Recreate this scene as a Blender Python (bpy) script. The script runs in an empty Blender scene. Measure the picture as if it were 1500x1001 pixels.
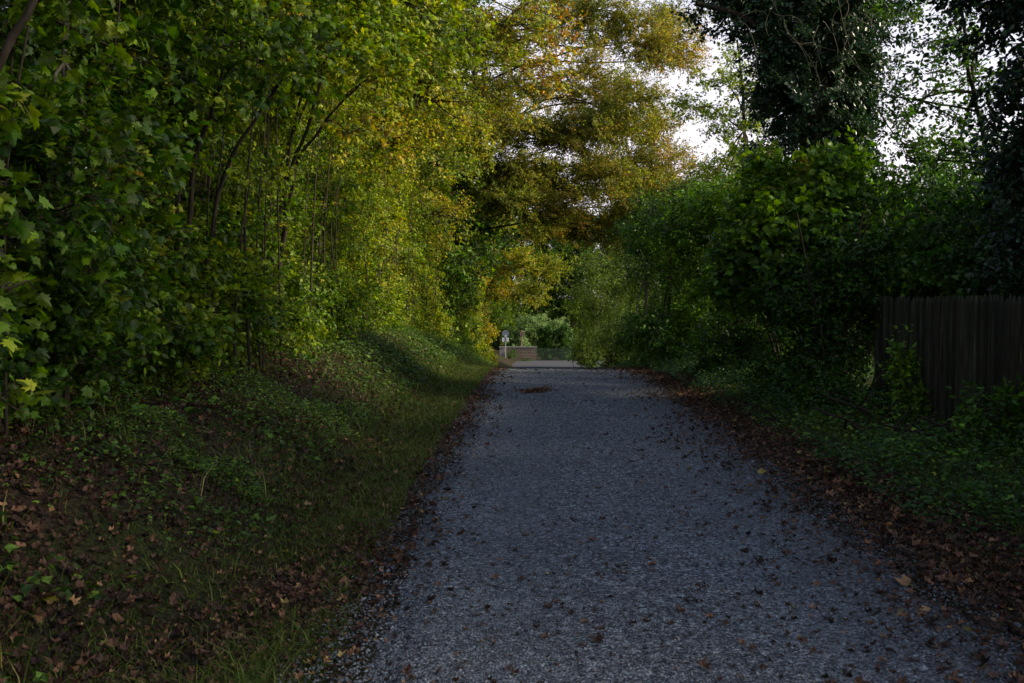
import bpy, math, random
import numpy as np
from mathutils import Vector, Euler

rng = np.random.default_rng(11)
random.seed(11)
SC = bpy.context.scene
COL = SC.collection
R = math.radians
F = 1458.0                      # focal length in pixels of the 1500 px wide frame
EYE = 1.6
ROTC = Euler((R(90 - 2.49), 0, R(1.375)), 'XYZ').to_matrix()

# ------------------------------------------------------------------ camera
cd = bpy.data.cameras.new('camera')
cam = bpy.data.objects.new('camera', cd)
COL.objects.link(cam)
cam.location = (0, 0, EYE)
cam.rotation_euler = (R(90 - 2.49), 0, R(1.375))
cd.sensor_width = 36
cd.lens = F / 1500 * 36
cd.clip_end = 2000
cd.clip_start = 0.05
cd.dof.use_dof = True
cd.dof.focus_distance = 26
cd.dof.aperture_fstop = 8.0
SC.camera = cam


def at(px, py, Y):
    d = ROTC @ Vector(((px - 750) / F, -(py - 500.5) / F, -1))
    return Vector((0, 0, EYE)) + d * (Y / d.y)


# ------------------------------------------------------------------ terrain
def zp(y):
    y = np.asarray(y, dtype=float)
    k, y0, y1 = 0.004, 18.0, 28.6
    u = np.clip(y - y0, 0, y1 - y0)
    z = -k * u * u
    z = z - 0.085 * np.clip(y - y1, 0, None)
    # smooth floor at -3.8
    s = 0.12
    return -3.8 + np.log1p(np.exp(np.clip((z + 3.8) / s, -60, 60))) * s


_W = [(rng.normal(size=2) * sc, rng.uniform(0, 6.28), a) for sc, a in
      [(0.35, 1), (0.5, .8), (0.8, .6), (1.3, .5), (2.1, .35), (3.3, .3), (5, .2), (8, .12)] for _ in range(2)]


def fbm(x, y, s=1.0):
    o = 0
    for w, p, a in _W:
        o = o + a * np.sin((w[0] * x + w[1] * y) * s + p)
    return o / 3.2


def sstep(a, b, x):
    t = np.clip((x - a) / (b - a), 0, 1)
    return t * t * (3 - 2 * t)


PL, PR = -1.03, 2.30


def ground(x, y):
    x = np.asarray(x, dtype=float); y = np.asarray(y, dtype=float)
    z = zp(y)
    hb = 0.62 + 0.26 * sstep(8, 20, y) - 0.35 * sstep(52, 72, y)
    z = z + hb * sstep(-1.45, -3.4, x) + 0.22 * np.clip(-3.3 - x, 0, 2.5) + 0.05 * np.clip(-5.8 - x, 0, 40)
    z = z + 0.10 * sstep(2.8, 4.2, x) * (1 - sstep(60, 72, y))
    out = sstep(0.0, 0.7, np.maximum(PL - 0.1 - x, x - PR - 0.1))
    z = z + out * 0.07 * fbm(x, y, 1.2) + out * 0.03
    inn = np.minimum(x - PL, PR - x)
    z = z - 0.05 * sstep(-0.05, 0.35, inn)
    return z


# ------------------------------------------------------------------ materials
def newmat(name):
    m = bpy.data.materials.new(name)
    m.use_nodes = True
    nt = m.node_tree
    nt.nodes.clear()
    out = nt.nodes.new('ShaderNodeOutputMaterial')
    return m, nt, nt.nodes.new, nt.links.new, out


def ramp(nt, stops, interp='LINEAR'):
    n = nt.nodes.new('ShaderNodeValToRGB')
    cr = n.color_ramp
    cr.interpolation = interp
    while len(cr.elements) < len(stops):
        cr.elements.new(0.5)
    for e, (p, c) in zip(cr.elements, stops):
        e.position = p
        e.color = (c[0], c[1], c[2], 1)
    return n


def mathn(nt, op, a=None, b=None, c=None):
    n = nt.nodes.new('ShaderNodeMath')
    n.operation = op
    for i, v in enumerate((a, b, c)):
        if v is None:
            continue
        if isinstance(v, (int, float)):
            n.inputs[i].default_value = v
        else:
            nt.links.new(v, n.inputs[i])
    return n.outputs[0]


def leafmat(name, stops, trans=0.38, rough=0.5, gain=1.0, spec=0.3):
    m, nt, N, L, out = newmat(name)
    att = N('ShaderNodeAttribute'); att.attribute_name = 'tint'
    geo = N('ShaderNodeNewGeometry')
    rnd = geo.outputs['Random Per Island']
    t = mathn(nt, 'ADD', att.outputs['Fac'], mathn(nt, 'MULTIPLY', mathn(nt, 'SUBTRACT', rnd, 0.5), 0.22))
    rp = ramp(nt, stops)
    L(t, rp.inputs[0])
    # blotches inside the leaf and a brightness spread from leaf to leaf
    no = N('ShaderNodeTexNoise'); no.inputs['Scale'].default_value = 38; no.inputs['Detail'].default_value = 2
    tc = N('ShaderNodeTexCoord'); L(tc.outputs['Object'], no.inputs['Vector'])
    r2 = mathn(nt, 'FRACT', mathn(nt, 'MULTIPLY', rnd, 37.7))
    v = mathn(nt, 'MULTIPLY_ADD', mathn(nt, 'POWER', r2, 1.4), 1.25, 0.42)
    v = mathn(nt, 'MULTIPLY', v, mathn(nt, 'MULTIPLY_ADD', no.outputs['Fac'], 0.7, 0.65))
    v = mathn(nt, 'MULTIPLY', v, gain)
    hsv = N('ShaderNodeHueSaturation')
    L(rp.outputs[0], hsv.inputs['Color']); L(v, hsv.inputs['Value'])
    pr = N('ShaderNodeBsdfPrincipled')
    L(hsv.outputs[0], pr.inputs['Base Color'])
    pr.inputs['Roughness'].default_value = rough
    pr.inputs['Specular IOR Level'].default_value = spec
    tr = N('ShaderNodeBsdfTranslucent')
    h2 = N('ShaderNodeHueSaturation'); h2.inputs['Value'].default_value = 1.5; h2.inputs['Saturation'].default_value = 1.1
    L(hsv.outputs[0], h2.inputs['Color']); L(h2.outputs[0], tr.inputs['Color'])
    mx = N('ShaderNodeMixShader'); mx.inputs[0].default_value = trans
    L(pr.outputs[0], mx.inputs[1]); L(tr.outputs[0], mx.inputs[2]); L(mx.outputs[0], out.inputs[0])
    return m


# tint 0 = deep green ... 0.5 = yellow green ... 0.75 = yellow ... 1 = orange / brown
LEAFSTOPS = [(0.0, (.028, .080, .004)), (0.25, (.105, .190, .005)), (0.5, (.240, .275, .010)),
             (0.72, (.350, .260, .016)), (0.88, (.430, .190, .018)), (1.0, (.300, .100, .020))]
MAT = {}
MAT['leaf'] = leafmat('leaf_green_to_yellow', LEAFSTOPS)
MAT['ivy'] = leafmat('ivy_leaf', [(0, (.010, .032, .012)), (.5, (.022, .060, .020)), (1, (.06, .11, .02))], trans=0.18, rough=0.36, spec=.45)
MAT['beech'] = leafmat('beech_leaf', [(0, (.100, .150, .014)), (.35, (.215, .215, .030)), (.7, (.330, .230, .050)), (1, (.42, .20, .05))], trans=.55)
MAT['olive'] = leafmat('willow_leaf', [(0, (.035, .075, .012)), (.5, (.085, .140, .018)), (1, (.16, .21, .025))], trans=.38)
MAT['shade'] = leafmat('shrub_leaf', [(0, (.020, .060, .008)), (.4, (.062, .145, .011)), (.75, (.180, .310, .014)), (1, (.36, .26, .02))], trans=.36, rough=.45, spec=.3)
MAT['pale'] = leafmat('pale_bush_leaf', [(0, (.08, .15, .045)), (.5, (.17, .27, .085)), (1, (.26, .34, .11))], trans=.35)
MAT['weed'] = leafmat('weed_leaf', [(0, (.028, .070, .008)), (.5, (.090, .165, .014)), (1, (.20, .25, .02))], trans=.3)
MAT['litter'] = leafmat('dry_leaf', [(0, (.026, .016, .012)), (.4, (.080, .042, .028)), (.75, (.190, .095, .055)), (.92, (.29, .18, .08)), (1, (.26, .22, .05))], trans=.08, rough=.7, spec=.2)
MAT['grass'] = leafmat('grass_blade', [(0, (.036, .075, .010)), (.5, (.115, .155, .020)), (1, (.23, .20, .07))], trans=.3, rough=.5)


def barkmat(name, c1, c2, scale=14.0):
    m, nt, N, L, out = newmat(name)
    tc = N('ShaderNodeTexCoord'); mp = N('ShaderNodeMapping'); mp.inputs['Scale'].default_value = (1, 1, .22)
    L(tc.outputs['Object'], mp.inputs[0])
    no = N('ShaderNodeTexNoise'); no.inputs['Scale'].default_value = scale; no.inputs['Detail'].default_value = 6; no.inputs['Roughness'].default_value = .65
    L(mp.outputs[0], no.inputs['Vector'])
    rp = ramp(nt, [(.32, c1), (.7, c2)]); L(no.outputs['Fac'], rp.inputs[0])
    pr = N('ShaderNodeBsdfPrincipled'); pr.inputs['Roughness'].default_value = .9; pr.inputs['Specular IOR Level'].default_value = .2
    L(rp.outputs[0], pr.inputs['Base Color'])
    bp = N('ShaderNodeBump'); bp.inputs['Strength'].default_value = .7; bp.inputs['Distance'].default_value = .02
    L(no.outputs['Fac'], bp.inputs['Height']); L(bp.outputs[0], pr.inputs['Normal'])
    L(pr.outputs[0], out.inputs[0])
    return m


MAT['bark'] = barkmat('dark_bark', (.016, .012, .008), (.055, .042, .030))
MAT['palebark'] = barkmat('pale_bark', (.045, .040, .026), (.17, .155, .11))
MAT['twig'] = barkmat('twig_bark', (.02, .015, .010), (.06, .045, .032))

# soil
m, nt, N, L, out = newmat('soil_with_leaf_mould')
tc = N('ShaderNodeTexCoord')
n1 = N('ShaderNodeTexNoise'); n1.inputs['Scale'].default_value = 1.3; n1.inputs['Detail'].default_value = 8
n2 = N('ShaderNodeTexNoise'); n2.inputs['Scale'].default_value = 30; n2.inputs['Detail'].default_value = 6; n2.inputs['Roughness'].default_value = .7
L(tc.outputs['Object'], n1.inputs['Vector']); L(tc.outputs['Object'], n2.inputs['Vector'])
ra = ramp(nt, [(.36, (.006, .004, .003)), (.5, (.030, .019, .012)), (.62, (.075, .048, .030))]); L(n2.outputs['Fac'], ra.inputs[0])
rb = ramp(nt, [(.38, (.006, .008, .003)), (.6, (.040, .048, .014))]); L(n2.outputs['Fac'], rb.inputs[0])
rf = ramp(nt, [(.42, (0, 0, 0)), (.6, (1, 1, 1))]); L(n1.outputs['Fac'], rf.inputs[0])
mx = N('ShaderNodeMix'); mx.data_type = 'RGBA'
L(rf.outputs[0], mx.inputs[0]); L(ra.outputs[0], mx.inputs[6]); L(rb.outputs[0], mx.inputs[7])
pr = N('ShaderNodeBsdfPrincipled'); pr.inputs['Roughness'].default_value = .95; pr.inputs['Specular IOR Level'].default_value = .15
L(mx.outputs[2], pr.inputs['Base Color'])
bp = N('ShaderNodeBump'); bp.inputs['Strength'].default_value = .9; bp.inputs['Distance'].default_value = .03
L(n2.outputs['Fac'], bp.inputs['Height']); L(bp.outputs[0], pr.inputs['Normal']); L(pr.outputs[0], out.inputs[0])
MAT['soil'] = m

# gravel: fine grey chippings pressed into grit
m, nt, N, L, out = newmat('grey_gravel')
tc = N('ShaderNodeTexCoord')
vo = N('ShaderNodeTexVoronoi'); vo.inputs['Scale'].default_value = 66
v2 = N('ShaderNodeTexVoronoi'); v2.inputs['Scale'].default_value = 27
nn = N('ShaderNodeTexNoise'); nn.inputs['Scale'].default_value = .9; nn.inputs['Detail'].default_value = 7; nn.inputs['Roughness'].default_value = .6
n3 = N('ShaderNodeTexNoise'); n3.inputs['Scale'].default_value = 130; n3.inputs['Detail'].default_value = 3
for q in (vo, v2, nn, n3):
    L(tc.outputs['Object'], q.inputs['Vector'])
sp = N('ShaderNodeSeparateColor'); L(vo.outputs['Color'], sp.inputs[0])
s2 = N('ShaderNodeSeparateColor'); L(v2.outputs['Color'], s2.inputs[0])
sxt = N('ShaderNodeSeparateXYZ'); L(tc.outputs['Object'], sxt.inputs[0])
rg = ramp(nt, [(0, (.018, .019, .021)), (.35, (.108, .119, .136)), (.65, (.255, .272, .298)), (.9, (.40, .43, .465)), (1, (.46, .49, .53))])
L(sp.outputs[0], rg.inputs[0])
rs = ramp(nt, [(0, (.45, .45, .47)), (.5, (.85, .85, .87)), (1, (1.25, 1.24, 1.22))]); L(s2.outputs[1], rs.inputs[0])
mu = N('ShaderNodeMix'); mu.data_type = 'RGBA'; mu.blend_type = 'MULTIPLY'; mu.inputs[0].default_value = 1
L(rg.outputs[0], mu.inputs[6]); L(rs.outputs[0], mu.inputs[7])
rn = ramp(nt, [(.3, (.70, .69, .68)), (.7, (1.12, 1.12, 1.13))]); L(nn.outputs['Fac'], rn.inputs[0])
mu2 = N('ShaderNodeMix'); mu2.data_type = 'RGBA'; mu2.blend_type = 'MULTIPLY'; mu2.inputs[0].default_value = 1
L(mu.outputs[2], mu2.inputs[6]); L(rn.outputs[0], mu2.inputs[7])
# packed paler fines in the two wheel tracks, coarser darker stones between them
trk = None
for c_ in (-.15, 1.45):
    d_ = mathn(nt, 'ABSOLUTE', mathn(nt, 'SUBTRACT', mathn(nt, 'ADD', sxt.outputs[0], mathn(nt, 'MULTIPLY_ADD', nn.outputs['Fac'], .7, -.35)), c_))
    g_ = N('ShaderNodeMapRange'); g_.interpolation_type = 'SMOOTHSTEP'; g_.inputs[1].default_value = .45; g_.inputs[2].default_value = .1; L(d_, g_.inputs[0])
    trk = g_.outputs[0] if trk is None else mathn(nt, 'MAXIMUM', trk, g_.outputs[0])
trk = mathn(nt, 'MULTIPLY', trk, mathn(nt, 'MULTIPLY_ADD', nn.outputs['Fac'], .7, -.08))
mt = N('ShaderNodeMix'); mt.data_type = 'RGBA'; L(trk, mt.inputs[0]); L(mu2.outputs[2], mt.inputs[6])
rt = ramp(nt, [(.3, (.11, .12, .14)), (.7, (.20, .215, .24))]); L(n3.outputs['Fac'], rt.inputs[0]); L(rt.outputs[0], mt.inputs[7])
mu2 = mt
# brown dirt worked into the two margins of the track (real dirt, by position across the path)
sx = N('ShaderNodeSeparateXYZ'); L(tc.outputs['Object'], sx.inputs[0])
wob = mathn(nt, 'MULTIPLY_ADD', nn.outputs['Fac'], 1.1, -0.55)
xx = mathn(nt, 'ADD', sx.outputs[0], wob)
mr = N('ShaderNodeMapRange'); mr.inputs[1].default_value = 1.35; mr.inputs[2].default_value = 2.3; mr.interpolation_type = 'SMOOTHSTEP'; L(xx, mr.inputs[0])
ml = N('ShaderNodeMapRange'); ml.inputs[1].default_value = -.75; ml.inputs[2].default_value = -1.15; ml.interpolation_type = 'SMOOTHSTEP'; L(xx, ml.inputs[0])
dirt = mathn(nt, 'MULTIPLY', mathn(nt, 'MAXIMUM', mr.outputs[0], ml.outputs[0]), .85)
md = N('ShaderNodeMix'); md.data_type = 'RGBA'; L(dirt, md.inputs[0]); L(mu2.outputs[2], md.inputs[6])
rd = ramp(nt, [(.2, (.018, .012, .010)), (.8, (.085, .060, .046))]); L(n3.outputs['Fac'], rd.inputs[0]); L(rd.outputs[0], md.inputs[7])
pr = N('ShaderNodeBsdfPrincipled'); pr.inputs['Roughness'].default_value = .8; pr.inputs['Specular IOR Level'].default_value = .3
L(md.outputs[2], pr.inputs['Base Color'])
hh = mathn(nt, 'ADD', mathn(nt, 'MULTIPLY', vo.outputs['Distance'], -1.0), mathn(nt, 'MULTIPLY', v2.outputs['Distance'], -.6))
bp = N('ShaderNodeBump'); bp.inputs['Strength'].default_value = 1.0; bp.inputs['Distance'].default_value = .018
L(hh, bp.inputs['Height']); L(bp.outputs[0], pr.inputs['Normal']); L(pr.outputs[0], out.inputs[0])
MAT['gravel'] = m


def plain(name, c, rough=.7, var=.25, scale=20, metal=0.0, bump=.2):
    m, nt, N, L, out = newmat(name)
    tc = N('ShaderNodeTexCoord')
    no = N('ShaderNodeTexNoise'); no.inputs['Scale'].default_value = scale; no.inputs['Detail'].default_value = 6
    L(tc.outputs['Object'], no.inputs['Vector'])
    rp = ramp(nt, [(.3, tuple(q * (1 - var) for q in c)), (.7, tuple(q * (1 + var) for q in c))]); L(no.outputs['Fac'], rp.inputs[0])
    pr = N('ShaderNodeBsdfPrincipled'); pr.inputs['Roughness'].default_value = rough; pr.inputs['Metallic'].default_value = metal
    L(rp.outputs[0], pr.inputs['Base Color'])
    bp = N('ShaderNodeBump'); bp.inputs['Strength'].default_value = bump; bp.inputs['Distance'].default_value = .005
    L(no.outputs['Fac'], bp.inputs['Height']); L(bp.outputs[0], pr.inputs['Normal']); L(pr.outputs[0], out.inputs[0])
    return m


MAT['asphalt'] = plain('pale_asphalt', (.045, .046, .055), .85, .2, 12)
MAT['wood'] = barkmat('weathered_fence_wood', (.018, .018, .011), (.066, .066, .044), 9)
_nt = MAT['wood'].node_tree
_g = _nt.nodes.new('ShaderNodeNewGeometry'); _h = _nt.nodes.new('ShaderNodeHueSaturation')
_p = next(q for q in _nt.nodes if q.type == 'BSDF_PRINCIPLED'); _l = _p.inputs['Base Color'].links[0].from_socket
_nt.links.new(_l, _h.inputs['Color']); _nt.links.new(mathn(_nt, 'MULTIPLY_ADD', _g.outputs['Random Per Island'], .9, .5), _h.inputs['Value'])
_nt.links.new(mathn(_nt, 'MULTIPLY_ADD', mathn(_nt, 'FRACT', mathn(_nt, 'MULTIPLY', _g.outputs['Random Per Island'], 17.3)), .06, .47), _h.inputs['Hue'])
_nt.links.new(_h.outputs[0], _p.inputs['Base Color'])
MAT['signgrey'] = plain('grey_sign_back', (.16, .18, .21), .5, .12)
MAT['signwhite'] = plain('white_sign_paint', (.75, .77, .8), .5, .06)
MAT['black'] = plain('black_paint', (.02, .02, .022), .5, .1)
MAT['steel'] = plain('galvanised_steel', (.30, .31, .32), .5, .1, metal=.6)
MAT['woodlight'] = barkmat('brown_sign_wood', (.26, .17, .12), (.50, .36, .28), 20)
MAT['red'] = plain('dark_red_paint', (.16, .03, .03), .6, .1)
MAT['stone'] = plain('pale_stone', (.20, .20, .19), .9, .2, 18)
MAT['greenwire'] = plain('green_fence_wire', (.03, .07, .05), .5, .1)

m, nt, N, L, out = newmat('brick_courses')
tc = N('ShaderNodeTexCoord'); mp = N('ShaderNodeMapping'); mp.inputs['Rotation'].default_value = (R(90), 0, 0)
L(tc.outputs['Object'], mp.inputs[0])
br = N('ShaderNodeTexBrick'); br.inputs['Scale'].default_value = 1.0
br.inputs['Brick Width'].default_value = .33; br.inputs['Row Height'].default_value = .13; br.inputs['Mortar Size'].default_value = .02
br.inputs['Color1'].default_value = (.13, .085, .055, 1); br.inputs['Color2'].default_value = (.07, .048, .034, 1); br.inputs['Mortar'].default_value = (.22, .19, .15, 1)
L(mp.outputs[0], br.inputs['Vector'])
pr = N('ShaderNodeBsdfPrincipled'); pr.inputs['Roughness'].default_value = .9; L(br.outputs['Color'], pr.inputs['Base Color']); L(pr.outputs[0], out.inputs[0])
MAT['brick'] = m


# ------------------------------------------------------------------ mesh helpers
class MB:
    """collects vertex and face arrays (uniform face size per chunk) and links them as ONE mesh object"""
    def __init__(s):
        s.v = []; s.f = []; s.n = 0

    def add(s, verts, faces, mat=0, tint=None):
        verts = np.asarray(verts, dtype=np.float32).reshape(-1, 3)
        faces = np.asarray(faces, dtype=np.int64)
        if len(verts) == 0 or len(faces) == 0:
            return
        t = np.zeros(len(faces), np.float32) if tint is None else np.broadcast_to(np.asarray(tint, np.float32), (len(faces),))
        s.v.append(verts); s.f.append((faces + s.n, mat, t)); s.n += len(verts)

    def build(s, name, mats, parent=None, origin=(0, 0, 0), smooth=False):
        me = bpy.data.meshes.new(name)
        V = np.concatenate(s.v) - np.asarray(origin, np.float32)
        me.vertices.add(len(V)); me.vertices.foreach_set('co', V.astype(np.float32).ravel())
        loops = np.concatenate([f.ravel() for f, _, _ in s.f])
        tot = np.concatenate([np.full(len(f), f.shape[1]) for f, _, _ in s.f])
        start = np.concatenate([[0], np.cumsum(tot)[:-1]])
        me.loops.add(len(loops)); me.loops.foreach_set('vertex_index', loops.astype(np.int32))
        me.polygons.add(len(tot)); me.polygons.foreach_set('loop_start', start.astype(np.int32))
        me.polygons.foreach_set('material_index', np.concatenate([np.full(len(f), mi) for f, mi, _ in s.f]).astype(np.int32))
        me.polygons.foreach_set('use_smooth', np.full(len(tot), smooth))
        a = me.attributes.new('tint', 'FLOAT', 'FACE')
        a.data.foreach_set('value', np.concatenate([t for _, _, t in s.f]).astype(np.float32))
        for mm in (mats if isinstance(mats, (list, tuple)) else [mats]):
            me.materials.append(mm)
        me.update(calc_edges=True)
        o = bpy.data.objects.new(name, me)
        COL.objects.link(o)
        o.location = origin
        if parent is not None:
            o.parent = parent
            o.location = Vector(origin) - parent.location
        return o


def tag(o, label=None, cat=None, group=None, kind=None):
    if label: o['label'] = label
    if cat: o['category'] = cat
    if group: o['group'] = group
    if kind: o['kind'] = kind
    return o


def thing(name, label, cat, loc, group=None):
    o = bpy.data.objects.new(name, None)
    COL.objects.link(o)
    o.location = loc
    o.empty_display_size = .3
    return tag(o, label, cat, group)


def nrm(a):
    return a / np.maximum(np.linalg.norm(a, axis=-1, keepdims=True), 1e-9)


def tubes(mb, P, Rd, sides=4, mat=0, cap=False):
    """P (N,S,3) centre lines, Rd (N,S) radii"""
    P = np.asarray(P, float); Rd = np.asarray(Rd, float)
    n, S = P.shape[:2]
    T = nrm(np.gradient(P, axis=1))
    ref = np.where(np.abs(nrm(P[:, -1] - P[:, 0])[:, 2:3]) > .9, [[1., 0, 0]], [[0, 0, 1.]])[:, None, :]
    U = nrm(np.cross(T, np.broadcast_to(ref, T.shape))); Vv = np.cross(T, U)
    an = np.arange(sides) / sides * 2 * np.pi
    pts = P[:, :, None, :] + Rd[:, :, None, None] * (np.cos(an)[None, None, :, None] * U[:, :, None, :] + np.sin(an)[None, None, :, None] * Vv[:, :, None, :])
    idx = np.arange(n * S * sides).reshape(n, S, sides)
    a = idx[:, :-1]; b = idx[:, 1:]
    f = np.stack([a, np.roll(a, -1, 2), np.roll(b, -1, 2), b], -1).reshape(-1, 4)
    mb.add(pts.reshape(-1, 3), f, mat)


def box(mb, c, s, mat=0, rz=0.0, tint=None):
    x, y, z = np.array(s) / 2
    v = np.array([[i * x, j * y, k * z] for i in (-1, 1) for j in (-1, 1) for k in (-1, 1)])
    if rz:
        cz, sz = math.cos(rz), math.sin(rz)
        v = v @ np.array([[cz, sz, 0], [-sz, cz, 0], [0, 0, 1]])
    mb.add(v + np.array(c), [[0, 1, 3, 2], [4, 6, 7, 5], [0, 4, 5, 1], [2, 3, 7, 6], [0, 2, 6, 4], [1, 5, 7, 3]], mat, tint)


# leaf outlines: y along the leaf, x across, z up
def _maple():
    o = [(0, 0), (.16, -.06), (.38, .02), (.30, .18), (.60, .38), (.40, .42), (.46, .66), (.24, .58), (.16, .80), (0, 1.08)]
    o = o + [(-x, y) for x, y in o[1:-1]][::-1]
    v = [(0, .36, .03)] + [(x * .9, y, -.16 * x * x - .04 * (y - .4) ** 2) for x, y in o]
    n = len(o)
    return np.array(v), np.array([[0, 1 + i, 1 + (i + 1) % n] for i in range(n)])


def _lobed():
    v = np.array([(0, 0, 0), (.48, .30, -.05), (.24, .50, .0), (0, 1.0, -.06), (-.24, .50, .0), (-.48, .30, -.05)])
    return v, np.array([[0, 1, 2, 3], [0, 3, 4, 5]])


def _oval():
    v = np.array([(0, 0, 0), (.27, .25, -.05), (.25, .62, -.05), (0, 1.0, -.03), (-.25, .62, -.05), (-.27, .25, -.05)])
    return v, np.array([[0, 1, 2, 3], [0, 3, 4, 5]])


def _narrow():
    v = np.array([(0, 0, 0), (.11, .45, -.02), (0, 1.0, -.08), (-.11, .45, -.02)])
    return v, np.array([[0, 1, 2], [0, 2, 3]])


def _crumple():
    v = np.array([(0, 0, .10), (.35, .12, .0), (.42, .55, .12), (.12, .62, .02), (0, 1.0, .16), (-.2, .6, .03), (-.42, .5, .14), (-.28, .1, .02), (0, .42, -.02)])
    return v, np.array([[8, i, (i + 1) % 8] for i in range(8)])


LEAF = dict(maple=_maple(), lobed=_lobed(), oval=_oval(), narrow=_narrow(), crumple=_crumple())


def leaves(mb, kind, pos, axis, normal, size, tint, mat=0):
    v, f = LEAF[kind]
    n = len(pos)
    if n == 0:
        return
    Y = nrm(axis); X = nrm(np.cross(Y, normal)); Z = np.cross(X, Y)
    s = np.asarray(size)[:, None, None]
    # random curl
    curl = 1 + 2.2 * rng.random(n)[:, None]
    vz = v[None, :, 2] * curl
    pts = pos[:, None, :] + s * (v[None, :, 0, None] * X[:, None, :] + v[None, :, 1, None] * Y[:, None, :] + vz[:, :, None] * Z[:, None, :])
    k = len(v)
    F_ = (f[None] + (np.arange(n) * k)[:, None, None]).reshape(-1, f.shape[1])
    mb.add(pts.reshape(-1, 3), F_, mat, np.repeat(tint, len(f)))


def curve_lines(p0, p1, S, wob, sag):
    """n curved lines from p0 to p1"""
    n = len(p0)
    t = np.linspace(0, 1, S)[None, :, None]
    L = np.linalg.norm(p1 - p0, axis=1)[:, None, None]
    P = p0[:, None] * (1 - t) + p1[:, None] * t
    bump = np.sin(np.pi * t)
    P = P + bump * L * wob * rng.normal(size=(n, 1, 3)) + np.sin(2 * np.pi * t) * L * wob * .5 * rng.normal(size=(n, 1, 3))
    P[:, :, 2] += (bump * L * sag)[:, :, 0]
    return P


def interp(P, t):
    """P (N,S,3), t (N,) in 0..1 -> points and tangents"""
    S = P.shape[1]
    u = np.clip(t, 0, .9999) * (S - 1)
    i = u.astype(int); f = (u - i)[:, None]
    r = np.arange(len(P))
    a, b = P[r, i], P[r, i + 1]
    return a * (1 - f) + b * f, nrm(b - a)


def blob_foliage(mb, c, rad, branches, sprays, nleaf, kind='lobed', size=.07, tint=.3, tvar=.12, spray_len=.6, flat=.0,
                 droop=.0, root=None, broot=.02, shell=.35, lm=0, tm=1, patch=.15, seed_dirs=None, up=.9):
    """branches leave the blob's heart, carry sprays, sprays carry leaves"""
    c = np.array(c, float); rad = np.array(rad, float)
    root = c - np.array([0, 0, rad[2] * .4]) if root is None else np.array(root, float)
    d = nrm(rng.normal(size=(branches, 3)))
    e = c + d * rad * rng.uniform(.72, 1.05, (branches, 1))
    p0 = root + rng.normal(size=(branches, 3)) * rad * .10
    B = curve_lines(p0, e, 7, .07, .05)
    tubes(mb, B, np.linspace(broot, broot * .22, 7)[None].repeat(branches, 0), 4, tm)
    # sprays
    n = branches * sprays
    Bi = np.repeat(B, sprays, 0)
    t = rng.uniform(shell, 1.0, n)
    sp, st = interp(Bi, t)
    sd = nrm(st * .5 + rng.normal(size=(n, 3)) * .75 + nrm(sp - c) * .35)
    sd[:, 2] = sd[:, 2] * (1 - flat) - droop
    sd = nrm(sd)
    ln = spray_len * rng.uniform(.5, 1.25, n)
    q = sp + sd * ln[:, None]
    Sp = curve_lines(sp, q, 4, .07, .05)
    tubes(mb, Sp, (broot * .28 * np.linspace(1, .35, 4))[None].repeat(n, 0), 3, tm)
    m_ = n * nleaf
    Si = np.repeat(Sp, nleaf, 0)
    tt = rng.uniform(.08, 1.05, m_)
    lp, lt = interp(Si, tt)
    upv = np.array([0, 0, 1.])
    nrmS = nrm(rng.normal(size=(n, 3)) * .5 + upv * up + nrm(sp - c) * .5)
    nS = np.repeat(nrmS, nleaf, 0)
    side = nrm(np.cross(lt, nS)) * np.where(rng.random(m_) < .5, 1, -1)[:, None]
    sz = size * rng.uniform(.55, 1.25, m_)
    ax = nrm(lt * .55 + side * .8 + rng.normal(size=(m_, 3)) * .35 + np.array([0, 0, -.25]))
    nn_ = nrm(nS + rng.normal(size=(m_, 3)) * .45)
    lp = lp + side * (size * .25) + rng.normal(size=(m_, 3)) * size * .35
    tb = np.repeat(rng.normal(size=n), nleaf) * tvar * .6
    tn = tint + tb + rng.normal(size=m_) * tvar * .5 + patch * fbm(lp[:, 0] + lp[:, 2], lp[:, 1] * .7 + lp[:, 2], 1.1)
    leaves(mb, kind, lp, ax, nn_, sz, np.clip(tn, 0.0, 1.0), lm)


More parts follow.
